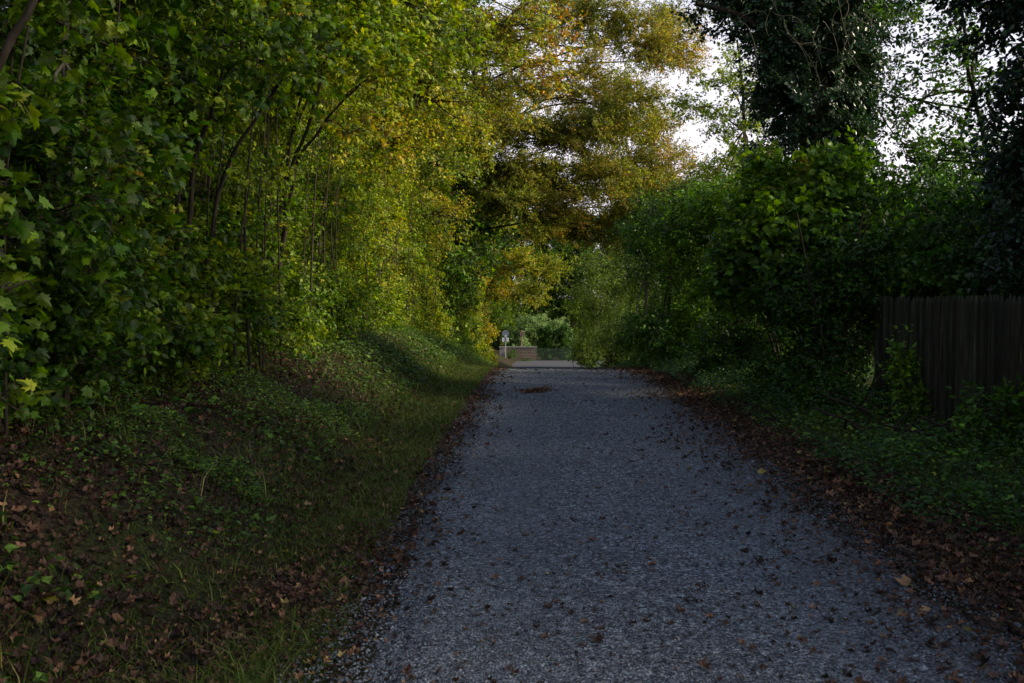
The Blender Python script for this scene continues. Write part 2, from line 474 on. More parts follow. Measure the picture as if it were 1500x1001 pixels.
def plant(name, label, cat, base, stems, blobs, leaf='leaf', bark='bark', group=None, trunk_name='trunk', crown_name='crown', sides=8):
    """thing > trunk, crown.  stems: list of (points, r0, r1); blobs: dicts for blob_foliage with key root = (stem index, t)"""
    base = np.array(base, float)
    root = thing(name, label, cat, tuple(base), group)
    tb = MB(); cb = MB()
    paths = []
    for pts, r0, r1 in stems:
        P = np.array(pts, float)
        # resample with a smooth wobble
        S = max(10, len(P) * 4)
        t = np.linspace(0, len(P) - 1, S)
        Q = np.stack([np.interp(t, range(len(P)), P[:, k]) for k in range(3)], 1)
        for _ in range(2):
            Q[1:-1] = (Q[:-2] + Q[1:-1] * 2 + Q[2:]) / 4
        w = rng.normal(size=Q.shape) * (r0 * .35); w[0] = 0
        Q[1:-1] += (w[:-2] + w[1:-1] * 2 + w[2:])[:] / 4
        rr = r0 + (r1 - r0) * np.linspace(0, 1, S) ** .8
        rr[0] *= 1.35; rr[1] *= 1.1
        tubes(tb, Q[None], rr[None], sides, 0)
        paths.append((Q, rr))
    for b in blobs:
        b = dict(b)
        si, tq = b.pop('on', (0, .8))
        Q, rr = paths[si]
        k = int(tq * (len(Q) - 1))
        a = Q[k]
        c = np.array(b['c'], float)
        r_l = min(rr[k] * .8, b.pop('limb', .05))
        heart = c + (a - c) * .15
        Lm = curve_lines(a[None], heart[None], 9, .05, b.pop('arch', .06))
        tubes(tb, Lm, np.linspace(r_l, r_l * .45, 9)[None], 6, 0)
        b.setdefault('broot', max(.008, r_l * .4))
        blob_foliage(cb, root=heart, **b)
    tb.build(trunk_name, [MAT[bark]], root, origin=tuple(base), smooth=True)
    cb.build(crown_name, [MAT[leaf], MAT['twig']], root, origin=tuple(base))
    return root


# ------------------------------------------------------------------ ground, path, road
ys = np.concatenate([np.arange(-30, 0, 1.5), np.arange(0, 32, .25), np.arange(32, 100, .8), np.geomspace(100, 700, 14)])
xs = np.concatenate([-np.geomspace(400, 9, 12), np.arange(-8, 6, .22), np.geomspace(6.3, 400, 14)])
X, Yg = np.meshgrid(xs, ys)
Z = ground(X, Yg)
idx = np.arange(X.size).reshape(X.shape)
fc = np.stack([idx[:-1, :-1], idx[:-1, 1:], idx[1:, 1:], idx[1:, :-1]], -1).reshape(-1, 4)
mb = MB(); mb.add(np.stack([X, Yg, Z], -1).reshape(-1, 3), fc)
tag(mb.build('ground', MAT['soil'], smooth=True), kind='structure')

ty = np.concatenate([np.arange(-12, 32, .12), np.arange(32, 76.4, .6)])
tx = np.linspace(0, 1, 41)
TX, TY = np.meshgrid(tx, ty)
wl = PL + .2 * sstep(9.5, 4.0, TY[:, :1]) - .10 * fbm(TY[:, :1] * 1.7, 3.0, 1) - .05 * fbm(TY[:, :1], 9., 4)
wr = PR + .22 * fbm(TY[:, :1] * 1.3, 7.0, 1) + .05 * fbm(TY[:, :1], 19., 4)
PX = wl + (wr - wl) * TX
edge = np.minimum(TX, 1 - TX)
PZ = zp(TY) + .02 - .075 * (1 - sstep(0, .10, edge)) + .012 * fbm(PX, TY, 2.5) * sstep(0, .1, edge) - .018 * np.exp(-((PX + .15) / .28) ** 2) - .018 * np.exp(-((PX - 1.45) / .28) ** 2)
idx = np.arange(PX.size).reshape(PX.shape)
fc = np.stack([idx[:-1, :-1], idx[:-1, 1:], idx[1:, 1:], idx[1:, :-1]], -1).reshape(-1, 4)
mb = MB(); mb.add(np.stack([PX, TY, PZ], -1).reshape(-1, 3), fc)
tag(mb.build('path', MAT['gravel'], smooth=True), kind='structure')


def pathz(x, y):
    return zp(y) + .02 - .018 * np.exp(-((x + .15) / .28) ** 2) - .018 * np.exp(-((x - 1.45) / .28) ** 2) + .012 * fbm(x, y, 2.5)


mb = MB()
box(mb, (-1.5, 80.6, -3.76), (22, 8.2, .12))
tag(mb.build('road', MAT['asphalt'], origin=(0, 80, -3.8)), kind='structure')


# ------------------------------------------------------------------ loose stones on the path
def rocks(mb, pos, s, tint=0):
    v = np.array([(1, 0, 0), (0, 1, 0), (-1, 0, 0), (0, -1, 0), (0, 0, .7), (0, 0, -.5)], float)
    f = np.array([[0, 1, 4], [1, 2, 4], [2, 3, 4], [3, 0, 4], [1, 0, 5], [2, 1, 5], [3, 2, 5], [0, 3, 5]])
    n = len(pos)
    jit = v[None] * rng.uniform(.6, 1.3, (n, 6, 1)) + rng.normal(size=(n, 6, 3)) * .15
    an = rng.uniform(0, 6.28, n); ca, sa = np.cos(an)[:, None], np.sin(an)[:, None]
    x = jit[..., 0] * ca - jit[..., 1] * sa; y = jit[..., 0] * sa + jit[..., 1] * ca
    pts = pos[:, None] + np.stack([x, y, jit[..., 2]], -1) * s[:, None, None]
    mb.add(pts.reshape(-1, 3), (f[None] + (np.arange(n) * 6)[:, None, None]).reshape(-1, 3), 0, tint)


m, nt, N, L, out = newmat('grey_chippings')
geo = N('ShaderNodeNewGeometry')
rg = ramp(nt, [(0, (.035, .04, .046)), (.45, (.105, .115, .132)), (.85, (.17, .185, .21)), (1, (.29, .31, .34))]); L(geo.outputs['Random Per Island'], rg.inputs[0])
pr = N('ShaderNodeBsdfPrincipled'); pr.inputs['Roughness'].default_value = .75; L(rg.outputs[0], pr.inputs['Base Color']); L(pr.outputs[0], out.inputs[0])
MAT['chip'] = m
n = 130000
yy = 3.2 + (26 - 3.2) * rng.random(n) ** 1.9
xx = rng.uniform(PL, PR, n) + rng.normal(size=n) * .06
mb = MB()
rocks(mb, np.stack([xx, yy, pathz(xx, yy) + .001], -1), rng.lognormal(math.log(.0048), .38, n) * (1 + .03 * yy))
tag(mb.build('loose_gravel', MAT['chip']), 'loose pale and dark grey chippings lying on the gravel track', 'gravel', kind='stuff')


# ------------------------------------------------------------------ fallen leaves
def flatleaves(mb, x, y, z, size, tint, kind, tilt=.35):
    n = len(x)
    a = rng.uniform(0, 6.28, n)
    ax = np.stack([np.cos(a), np.sin(a), rng.normal(size=n) * tilt * .6], -1)
    no = nrm(np.stack([rng.normal(size=n) * tilt, rng.normal(size=n) * tilt, np.ones(n)], -1))
    leaves(mb, kind, np.stack([x, y, z], -1), ax, no, size, np.clip(tint, 0, 1))


mb = MB()
# thin scatter on the track
n = 17000
yy = 3.5 + 55 * rng.random(n) ** 1.6; xx = rng.uniform(PL, PR, n)
keep = rng.random(n) < np.clip(.45 + .5 * fbm(xx, yy, 1.5), .1, 1)
xx, yy = xx[keep], yy[keep]
flatleaves(mb, xx, yy, pathz(xx, yy) + .004, np.clip(rng.gamma(2.6, .0085, len(xx)), .007, .075), rng.beta(1.3, 2.2, len(xx)), 'crumple')
# thick drift on the right margin
for (n, mu_, sd_) in ((13000, 2.62, .24), (4500, 2.05, .45), (6500, -1.10, .17), (2600, -.88, .24)):
    yy = 3.5 + 60 * rng.random(n) ** 1.7
    xx = rng.normal(mu_, sd_, n) + .12 * fbm(yy, 2., 1.5) + (.2 * sstep(9.5, 4.0, yy) if mu_ < 0 else 0)
    kp = rng.random(n) < .72 + .9 * fbm(xx * 1.3, yy, 3.1); xx, yy = xx[kp], yy[kp]; n = len(xx)
    inn = (xx > PL) & (xx < PR)
    zz = np.where(inn, pathz(xx, yy), ground(xx, yy)) + rng.uniform(.004, .03, n)
    flatleaves(mb, xx, yy, zz, np.clip(rng.gamma(4, .0095, n), .01, .09), rng.beta(1.5, 2.4, n), 'crumple', .5)
# on the bank
n = 95000
yy = 3.0 + 50 * rng.random(n) ** 1.7
xx = rng.uniform(-6.5, -1.4, n)
keep = fbm(xx, yy, 2.3) + .25 * sstep(9, 4, yy) > rng.uniform(-1.2, .35, n) + .35 * sstep(-2.0, -1.3, xx)
xx, yy = xx[keep], yy[keep]
flatleaves(mb, xx, yy, ground(xx, yy) + rng.uniform(.0, .04, len(xx)), rng.uniform(.018, .07, len(xx)), rng.beta(1.2, 3.0, len(xx)), 'crumple', .7)
# crumbs of broken leaf and twig over the soil and the margins
n = 90000
yy = 3.2 + 26 * rng.random(n) ** 1.8
xx = np.where(rng.random(n) < .72, rng.uniform(-5.5, -.95, n), rng.uniform(1.7, 3.6, n))
zz = np.where((xx > PL) & (xx < PR), pathz(xx, yy), ground(xx, yy)) + rng.uniform(.0, .012, n)
flatleaves(mb, xx, yy, zz, rng.uniform(.006, .022, n) * (1 + .03 * yy), rng.beta(1.2, 2.4, n), 'narrow', .5)
n = 42000
yy = 3.2 + 24 * rng.random(n) ** 1.8
lft = rng.random(n) < .5
xx = np.where(lft, rng.normal(-1.35, .28, n), rng.normal(2.65, .30, n))
zz = np.where((xx > PL) & (xx < PR), pathz(xx, yy), ground(xx, yy)) + rng.uniform(.002, .02, n)
flatleaves(mb, xx, yy, zz, np.clip(rng.gamma(3, .007, n), .008, .05) * (1 + .02 * yy), rng.beta(1.6, 2.0, n), 'crumple', .6)
# brown clump lying on the track near the crest
n = 260
g = rng.normal(size=(n, 2)); c0 = at(787, 576, 17)
cx, cy = -0.02, 16.9
xx = cx + g[:, 0] * .15 + .25 * (rng.random(n) < .3) * rng.normal(size=n); yy = cy + g[:, 1] * .10 + .1 * np.sin(xx * 7)
flatleaves(mb, xx, yy, pathz(xx, yy) + .01 + rng.uniform(0, .05, n), rng.uniform(.03, .065, n), rng.uniform(.6, .88, n), 'crumple', .5)
tag(mb.build('fallen_leaves', MAT['litter']), 'brown and rust fallen leaves drifted along both margins of the track', 'dead leaves', kind='stuff')

# a few fresh yellow leaves on the bank and the verges
mb = MB()
n = 130
yy = 4 + 22 * rng.random(n); xx = np.where(rng.random(n) < .6, rng.uniform(-5, -1.3, n), rng.uniform(2.0, 3.8, n))
flatleaves(mb, xx, yy, ground(xx, yy) + .04, rng.uniform(.04, .07, n), rng.uniform(.4, .85, n), 'maple', .3)
tag(mb.build('yellow_leaves', MAT['leaf']), 'few fresh yellow maple leaves dropped on the verges', 'leaves', kind='stuff')


# ------------------------------------------------------------------ grass
def grass(mb, x, y, h, w, tint):
    n = len(x)
    z = ground(x, y) - .01
    a = rng.uniform(0, 6.28, n)
    side = np.stack([np.cos(a), np.sin(a), np.zeros(n)], -1) * (w / 2)[:, None]
    ln = rng.normal(size=(n, 2)) * .55
    d = np.stack([ln[:, 0], ln[:, 1], np.ones(n)], -1)
    b = np.stack([x, y, z], -1)
    m1 = b + d * (h * .5)[:, None] * [.6, .6, 1]
    tp = b + d * h[:, None] * [1.3, 1.3, .92]
    v = np.stack([b - side, b + side, m1 + side * .8, m1 - side * .8, tp], 1)
    i = (np.arange(n) * 5)[:, None]
    mb.add(v.reshape(-1, 3), np.concatenate([i + [[0, 1, 2, 3]]]), 0, tint)
    mb.v.append(np.zeros((0, 3), np.float32))
    base = mb.n - n * 5
    mb.f.append((np.arange(n)[:, None] * 5 + base + np.array([[3, 2, 4]]), 0, np.asarray(tint, np.float32)))


mb = MB()
n = 260000
yy = 3.2 + 68 * rng.random(n) ** 1.8
xx = -1.06 + .16 * sstep(9.5, 4.0, yy) - np.abs(rng.normal(size=n)) * (.62 + .012 * yy)
keep = (fbm(xx, yy, 2.6) > rng.uniform(-1.5, .4, n) + .35 * sstep(-2.0, -3.0, xx)) & (xx > -4.6)
xx, yy = xx[keep], yy[keep]; n = len(xx)
grass(mb, xx, yy, rng.gamma(4.0, .0105, n) * (1 + .03 * yy), rng.uniform(.0025, .0055, n) * (1 + .07 * yy), np.clip(.42 + .25 * fbm(xx, yy, .9) + rng.normal(size=n) * .2, 0, 1))
n = 9000
yy = 3.5 + 40 * rng.random(n) ** 1.6; xx = rng.uniform(-4.8, -1.7, n)
keep = fbm(xx, yy, 2.9) > rng.uniform(-.3, .5, n); xx, yy = xx[keep], yy[keep]; n = len(xx)
grass(mb, xx, yy, rng.uniform(.08, .26, n), rng.uniform(.004, .007, n) * (1 + .05 * yy), rng.uniform(.1, 1.0, n))
n = 26000
yy = 4 + 34 * rng.random(n) ** 1.5; xx = 3.15 + np.abs(rng.normal(size=n)) * .7
keep = fbm(xx, yy, 1.3) > rng.uniform(-.6, .5, n); xx, yy = xx[keep], yy[keep]; n = len(xx)
grass(mb, xx, yy, rng.uniform(.04, .13, n), rng.uniform(.005, .009, n) * (1 + .05 * yy), rng.uniform(0, .5, n))
tag(mb.build('grass', MAT['grass']), 'short grass growing on the verges beside the gravel track', 'grass', kind='stuff')


# ------------------------------------------------------------------ weeds and ivy on the ground
def cover(mb, n, xr, yr, yp, thr, size, kind, tint, zlift=.10, seed=0.):
    yy = yr[0] + (yr[1] - yr[0]) * rng.random(n) ** yp
    xx = rng.uniform(xr[0], xr[1], n)
    nz = .55 * fbm(xx + seed, yy - seed, 1.25) + .6 * fbm(xx - seed, yy + seed, 3.4)
    keep = nz > thr + rng.normal(size=n) * .16
    xx, yy, nz = xx[keep], yy[keep], nz[keep]; n = len(xx)
    hgt = np.clip(nz - thr, 0, 1) * zlift * 1.6 + .02
    zz = ground(xx, yy) + hgt * rng.random(n) ** .6
    a = rng.uniform(0, 6.28, n)
    ax = np.stack([np.cos(a), np.sin(a), rng.normal(size=n) * .35], -1)
    no = nrm(np.stack([rng.normal(size=n) * .45 + .2, rng.normal(size=n) * .45 - .3, np.ones(n)], -1))
    leaves(mb, kind, np.stack([xx, yy, zz], -1), ax, no, size * rng.uniform(.5, 1.3, n) * (1 + .012 * yy), np.clip(tint + rng.normal(size=n) * .16 + .2 * fbm(xx, yy, .8), 0, 1))


mb = MB()
cover(mb, 90000, (-6.2, -1.6), (3.0, 60), 1.8, .0, .034, 'lobed', .40, .20)
cover(mb, 14000, (-6.2, -1.9), (3.0, 30), 1.5, .05, .065, 'lobed', .30, .30, 6.)
cover(mb, 130000, (-5.4, -1.9), (7.0, 60), 1.6, -.30, .030, 'oval', .50, .30, 4.)
tag(mb.build('bank_weeds', MAT['weed']), 'low green weeds covering the bank left of the track', 'ground cover', kind='stuff')
mb = MB()
cover(mb, 100000, (2.65, 6.2), (3.5, 45), 1.6, -.30, .038, 'oval', .12, .30, 9.)
cover(mb, 16000, (2.8, 6.0), (3.5, 40), 1.6, -.1, .048, 'lobed', .30, .40, 2.)
tag(mb.build('verge_ivy', MAT['shade']), 'dark ivy and brambles sprawling at the foot of the fence', 'ground cover', kind='stuff')


# ------------------------------------------------------------------ LEFT hedge: shrubs growing on the bank
def gz(x, y):
    return float(ground(x, y))


def left_shrub(y, x, h, tint, label, size=.075, dens=1.0, kind='lobed', leaf='leaf', over=0.0, name='hedge_shrub', width=2.3, tvar=.14, group='shrubs forming the tall hedge on the left bank', face=-3.4, stems_n=4, patch=.16):
    b = np.array([x, y, float(ground(x, y)) - .05])
    stems = []
    for k in range(stems_n):
        a = rng.uniform(-.5, .5)
        dx = rng.uniform(.1, 1.0); dy = rng.uniform(-width * .4, width * .5)
        o = rng.normal(size=2) * .15
        p0 = b + [o[0], o[1], 0]
        stems.append(([p0, p0 + [dx * .2, dy * .3, h * .35], p0 + [dx * .6, dy * .7, h * .68], p0 + [dx, dy, h * .97]], rng.uniform(.035, .065), .012))
    for k in range(6 if y < 40 else 0):
        y0 = y + rng.uniform(-.5, .5) * width; x0 = face + rng.uniform(-.25, .08)
        g0 = np.array([x0, y0, gz(x0, y0) - .05]); hh_ = rng.uniform(2.2, 4.8); l_ = rng.uniform(-.1, .9)
        stems.append(([g0, g0 + [rng.uniform(-.1, .05), l_ * .25, hh_ * .4], g0 + [rng.uniform(-.15, .1), l_ * .6, hh_ * .75], g0 + [rng.uniform(-.1, .25), l_, hh_]], rng.uniform(.010, .022), .006))
    blobs = []
    rows = max(3, int(round(h / 1.35)))
    for r_ in range(rows):
        zz = b[2] + .55 + (h - .4) * (r_ + .3) / rows
        push = over * sstep(.45, 1.0, (r_ + .5) / rows)
        for q in range(2):
            blobs.append(dict(c=(face - .85 + push + rng.uniform(-.25, .25), y + (q - .5) * width * .95 + rng.uniform(-.3, .3), zz + rng.uniform(-.25, .25)),
                              rad=(1.0 + .15 * push, width * .52, .95), branches=int(12 * dens), sprays=14, nleaf=20, kind=kind, size=size * .84,
                              tint=tint + rng.uniform(-.06, .06), tvar=tvar, spray_len=.5, on=(int(rng.integers(stems_n)), min(.95, .15 + .8 * (r_ / rows))), limb=.022, patch=patch))
    for q in range(3):
        blobs.append(dict(c=(face - .12 + rng.uniform(-.2, .15), y + (q - 1) * width * .36, b[2] + .30 + rng.uniform(-.15, .15)), rad=(.60, width * .25, .60), branches=13, sprays=11, nleaf=12,
                          kind=kind, size=size * .85, tint=tint - .04, tvar=tvar, spray_len=.35, on=(int(rng.integers(stems_n)), .12), limb=.014, patch=patch))
    return plant(name, label, 'shrub', b, stems, blobs, leaf=leaf, group=group, trunk_name='stem', crown_name='foliage')


LS = [
    (5.2, -5.6, 7.2, .12, 'dark green shrub nearest the camera on the left bank', .085, 1.0, 'maple', .6),
    (8.2, -5.4, 7.4, .22, 'dark shrub on the left bank just behind the pale thin trunk', .085, 1.0, 'maple', .3),
    (11.2, -5.1, 7.6, .36, 'green shrub on the left bank with one orange leaf spray at its middle', .080, 1.1, 'maple', .2),
    (14.4, -5.0, 7.6, .42, 'yellow green shrub on the bank between the two clumps of dark leaning stems', .078, 1.1, 'lobed', .2),
    (17.8, -4.9, 7.8, .43, 'yellow green shrub on the bank behind the farther clump of leaning stems', .078, 1.1, 'lobed', .2),
    (21.4, -4.8, 8.0, .45, 'golden green shrub above the ivy covered part of the left bank', .080, 1.1, 'lobed', .3),
    (25.4, -4.7, 8.2, .45, 'golden green shrub above the bare brown earth of the left bank', .085, 1.1, 'lobed', .4),
    (29.6, -4.6, 8.4, .46, 'mottled green and brown shrub near the far end of the tall left hedge', .09, 1.1, 'lobed', .5),
    (34.2, -4.5, 8.6, .50, 'orange tinged shrub at the far corner of the tall left hedge', .095, 1.1, 'lobed', .6),
]
for (y, x, h, tint, lab, sz, dn, kd, ov) in LS:
    left_shrub(y, x, h, tint, lab, size=sz, dens=dn, kind=kd, over=ov, width=3.0 if y < 12 else 3.4 if y < 22 else 4.2)

# the clipped lower hedge further down, right to the ground
for (y, h, tint, lab) in [(43.5, 6.2, .22, 'dark green part of the far left hedge next to the orange tinged corner'),
                          (52.5, 5.6, .42, 'yellow green middle part of the far left hedge'),
                          (62.0, 5.0, .50, 'yellow green shrub ending the far left hedge before the brick wall')]:
    left_shrub(y, -4.0, h, tint, lab, size=.11, dens=1.3, width=6.0, face=-3.05 + (.0 if y < 50 else .1), group='shrubs of the far left hedge', stems_n=5)

# dark leaning stem clumps in front of the hedge
def stem_clump(pts_list, base, label, blobs, leaf='leaf', bark='bark', name='coppiced_shrub', group=None):
    return plant(name, label, 'shrub', base, pts_list, blobs, leaf=leaf, bark=bark, trunk_name='stem', crown_name='foliage', group=group, sides=6)


def P(px, py, Y):
    v = at(px, py, Y)
    return [v.x, v.y, v.z]


Yc = 10.5
b0 = np.array(P(268, 560, Yc)); b0[2] = float(ground(b0[0], b0[1])) - .05
stem_clump([([b0, P(272, 430, Yc), P(278, 300, Yc - .1), P(286, 220, Yc - .2), P(315, 150, Yc - .3), P(338, 95, Yc - .4)], .038, .016),
            ([b0 + [.05, .1, 0], P(300, 400, Yc), P(318, 290, Yc), P(345, 215, Yc - .2), P(385, 160, Yc - .3), P(420, 110, Yc - .3)], .034, .014),
            ([b0 + [-.1, 0, 0], P(255, 380, Yc), P(262, 250, Yc), P(250, 120, Yc), P(270, 20, Yc)], .04, .015)],
           b0, 'clump of dark forking stems leaning over the nearer half of the left hedge',
           [dict(c=P(335, 60, Yc - .3), rad=(.7, .7, .5), branches=8, sprays=8, nleaf=12, kind='maple', size=.085, tint=.28, on=(0, .9), limb=.02),
            dict(c=P(430, 90, Yc - .3), rad=(.6, .7, .4), branches=8, sprays=8, nleaf=12, kind='maple', size=.085, tint=.34, on=(1, .9), limb=.02),
            dict(c=P(270, 0, Yc), rad=(.7, .7, .5), branches=8, sprays=8, nleaf=12, kind='maple', size=.085, tint=.22, on=(2, .9), limb=.02),
            dict(c=P(215, 380, Yc - .8), rad=(.14, .14, .16), branches=3, sprays=3, nleaf=5, kind='maple', size=.10, tint=.86, on=(2, .4), limb=.012, spray_len=.15)])
Yc = 14.2
b1 = np.array(P(388, 520, Yc)); b1[2] = float(ground(b1[0], b1[1])) - .05
stem_clump([([b1, P(398, 400, Yc), P(412, 300, Yc), P(428, 240, Yc - .2), P(450, 190, Yc - .3), P(466, 135, Yc - .4), P(475, 90, Yc - .4)], .042, .016),
            ([b1 + [.08, .1, 0], P(410, 390, Yc), P(422, 310, Yc), P(434, 235, Yc - .2), P(462, 200, Yc - .3), P(486, 165, Yc - .3), P(530, 120, Yc - .3)], .036, .014),
            ([b1 + [-.1, 0, 0], P(380, 400, Yc), P(388, 290, Yc), P(410, 240, Yc), P(432, 190, Yc), P(450, 150, Yc), P(458, 120, Yc)], .034, .014),
            ([b1 + [.0, .1, 0], P(415, 360, Yc), P(420, 240, Yc), P(436, 150, Yc), P(470, 40, Yc)], .04, .015)],
           b1, 'clump of dark stems crossing in front of the farther half of the left hedge',
           [dict(c=P(480, 70, Yc - .3), rad=(.8, .8, .5), branches=9, sprays=9, nleaf=12, kind='maple', size=.085, tint=.34, on=(0, .9), limb=.02),
            dict(c=P(545, 110, Yc - .3), rad=(.7, .8, .4), branches=9, sprays=9, nleaf=12, kind='maple', size=.085, tint=.42, on=(1, .9), limb=.02),
            dict(c=P(520, 200, Yc - .3), rad=(.5, .5, .25), branches=5, sprays=5, nleaf=8, kind='maple', size=.08, tint=.64, on=(1, .8), limb=.014),
            dict(c=P(470, 30, Yc), rad=(.8, .8, .5), branches=8, sprays=9, nleaf=12, kind='maple', size=.085, tint=.3, on=(3, .9), limb=.02)])

# pale thin trunk at the far left with its own crown reaching over the camera
Yt = 7.4
b2 = np.array(P(92, 640, Yt)); b2[2] = float(ground(b2[0], b2[1])) - .05
plant('maple_tree', 'slim maple with pale thin trunk standing on the left bank near the camera', 'tree', b2,
      [([b2, P(88, 520, Yt), P(93, 400, Yt), P(96, 250, Yt), P(97, 150, Yt), P(93, 80, Yt), P(98, 0, Yt), P(110, -120, Yt), P(130, -300, Yt)], .030, .020)],
      [dict(c=(-3.3, 6.4, 5.7), rad=(1.2, 1.6, .8), branches=16, sprays=12, nleaf=12, kind='maple', size=.08, tint=.2, on=(0, .9), limb=.03),
       dict(c=P(60, 190, 7), rad=(.5, .7, .5), branches=8, sprays=7, nleaf=10, kind='maple', size=.08, tint=.12, on=(0, .6), limb=.015),
       dict(c=P(100, 330, 6.6), rad=(.4, .5, .35), branches=8, sprays=7, nleaf=10, kind='maple', size=.085, tint=.08, on=(0, .5), limb=.012),
       dict(c=P(60, 470, 6.9), rad=(.3, .5, .3), branches=7, sprays=7, nleaf=9, kind='maple', size=.085, tint=.10, on=(0, .3), limb=.012),
       dict(c=P(130, 540, 7.2), rad=(.4, .5, .25), branches=6, sprays=7, nleaf=9, kind='oval', size=.07, tint=.10, on=(0, .2), limb=.012),
       dict(c=P(150, 230, 7), rad=(.5, .6, .4), branches=8, sprays=7, nleaf=10, kind='maple', size=.08, tint=.12, on=(0, .6), limb=.015)],
      bark='palebark')
# leaning bough at top left corner and near maple spray at the left edge
Yn = 4.3
b3 = np.array([-3.9, 4.0, 0.]); b3[2] = float(ground(b3[0], b3[1])) - .05
plant('maple_sapling', 'maple sapling reaching big light green and yellow leaves in from the left edge', 'sapling', b3,
      [([b3, [-3.2, 4.1, .8], P(-160, 420, Yn), P(-120, 300, Yn), P(-60, 240, Yn), P(-10, 110, Yn), P(30, 40, Yn), P(55, -20, Yn), P(90, -200, Yn)], .03, .014)],
      [dict(c=P(-25, 130, Yn), rad=(.16, .25, .22), branches=5, sprays=2, nleaf=5, kind='maple', size=.07, tint=.24, on=(0, .55), limb=.01, spray_len=.2),
       dict(c=P(-30, 270, Yn), rad=(.16, .25, .20), branches=5, sprays=2, nleaf=5, kind='maple', size=.07, tint=.26, on=(0, .45), limb=.01, spray_len=.2),
       dict(c=P(-22, 500, Yn - .2), rad=(.10, .2, .16), branches=5, sprays=2, nleaf=4, kind='maple', size=.065, tint=.40, on=(0, .3), limb=.01, spray_len=.16),
       dict(c=P(25, 440, Yn + .4), rad=(.16, .25, .10), branches=5, sprays=2, nleaf=5, kind='maple', size=.07, tint=.22, on=(0, .35), limb=.01, spray_len=.2),
       dict(c=P(0, 590, Yn), rad=(.10, .2, .12), branches=4, sprays=2, nleaf=4, kind='maple', size=.07, tint=.34, on=(0, .25), limb=.01, spray_len=.16),
       dict(c=P(120, -60, Yn + 1), rad=(.8, .7, .30), branches=10, sprays=6, nleaf=8, kind='maple', size=.08, tint=.2, on=(0, .9), limb=.01, spray_len=.3)],
      bark='bark')


# ------------------------------------------------------------------ trees that arch over the path from the left
def big_tree(name, label, base, trunk, blobs, leaf='leaf', bark='bark', r=.16, group=None, r1=.05):
    return plant(name, label, 'tree', base, [(trunk, r, r1)], blobs, leaf=leaf, bark=bark, group=group)


def gz(x, y):
    return float(ground(x, y))


b = np.array([-6.0, 15, gz(-6, 15) - .1])
big_tree('maple_tree', 'green maple whose boughs hang over the left hedge at the top of the view', b,
         [b, b + [.2, .3, 3.5], b + [.8, .6, 6.5], b + [1.4, .8, 9.5]],
         [dict(c=P(470, 10, 15), rad=(1.3, 1.6, .6), branches=18, sprays=12, nleaf=13, kind='maple', size=.09, tint=.26, on=(0, .7), limb=.05),
          dict(c=P(600, 20, 16), rad=(1.2, 1.8, .7), branches=18, sprays=12, nleaf=13, kind='maple', size=.09, tint=.30, on=(0, .75), limb=.05),
          dict(c=P(380, -60, 13), rad=(1.3, 1.8, .8), branches=18, sprays=12, nleaf=13, kind='maple', size=.09, tint=.22, on=(0, .75), limb=.05),
          dict(c=P(560, -140, 14), rad=(1.5, 2.2, .9), branches=16, sprays=12, nleaf=13, kind='maple', size=.10, tint=.25, on=(0, .9), limb=.05),
          dict(c=P(200, -20, 11), rad=(1.2, 1.8, .8), branches=18, sprays=12, nleaf=13, kind='maple', size=.09, tint=.16, on=(0, .7), limb=.05)])
b = np.array([-6.2, 26, gz(-6.2, 26) - .1])
big_tree('maple_tree', 'golden maple with orange tipped boughs arching over the middle of the track', b,
         [b, b + [.3, 0, 4], b + [1.4, 0, 8], b + [2.6, 0, 12]],
         [dict(c=P(640, 150, 25), rad=(1.3, 2.0, .9), branches=22, sprays=12, nleaf=13, kind='lobed', size=.09, tint=.42, on=(0, .55), limb=.07),
          dict(c=P(600, 215, 24), rad=(1.1, 1.6, .6), branches=16, sprays=12, nleaf=13, kind='lobed', size=.09, tint=.46, on=(0, .5), limb=.06),
          dict(c=P(655, 255, 30), rad=(1.0, 1.6, .5), branches=16, sprays=12, nleaf=13, kind='lobed', size=.09, tint=.44, on=(0, .5), limb=.06),
          dict(c=P(700, 60, 25), rad=(1.2, 2.0, .8), branches=20, sprays=12, nleaf=13, kind='lobed', size=.09, tint=.42, on=(0, .7), limb=.07),
          dict(c=P(770, 50, 27), rad=(1.0, 1.8, .9), branches=20, sprays=12, nleaf=13, kind='lobed', size=.09, tint=.45, on=(0, .75), limb=.06),
          dict(c=P(800, 115, 28), rad=(.75, 1.5, .7), branches=13, sprays=11, nleaf=12, kind='lobed', size=.09, tint=.58, on=(0, .75), limb=.04, tvar=.2),
          dict(c=P(815, 45, 28), rad=(.7, 1.5, .8), branches=12, sprays=11, nleaf=12, kind='lobed', size=.09, tint=.70, on=(0, .8), limb=.04, tvar=.2),
          dict(c=P(740, 150, 28), rad=(.8, 1.5, .35), branches=9, sprays=10, nleaf=12, kind='lobed', size=.09, tint=.5, on=(0, .65), limb=.05),
          dict(c=P(660, 330, 34), rad=(.8, 1.6, .9), branches=18, sprays=12, nleaf=13, kind='lobed', size=.09, tint=.55, on=(0, .4), limb=.05),
          dict(c=P(680, 200, 33), rad=(1.1, 1.8, .8), branches=18, sprays=12, nleaf=13, kind='lobed', size=.09, tint=.45, on=(0, .6), limb=.05),
          dict(c=P(640, 90, 30), rad=(1.3, 1.8, 1.0), branches=18, sprays=12, nleaf=13, kind='lobed', size=.09, tint=.42, on=(0, .7), limb=.05),
          dict(c=P(560, 60, 24), rad=(1.6, 2.4, 1.1), branches=22, sprays=12, nleaf=13, kind='lobed', size=.09, tint=.38, on=(0, .7), limb=.07)])

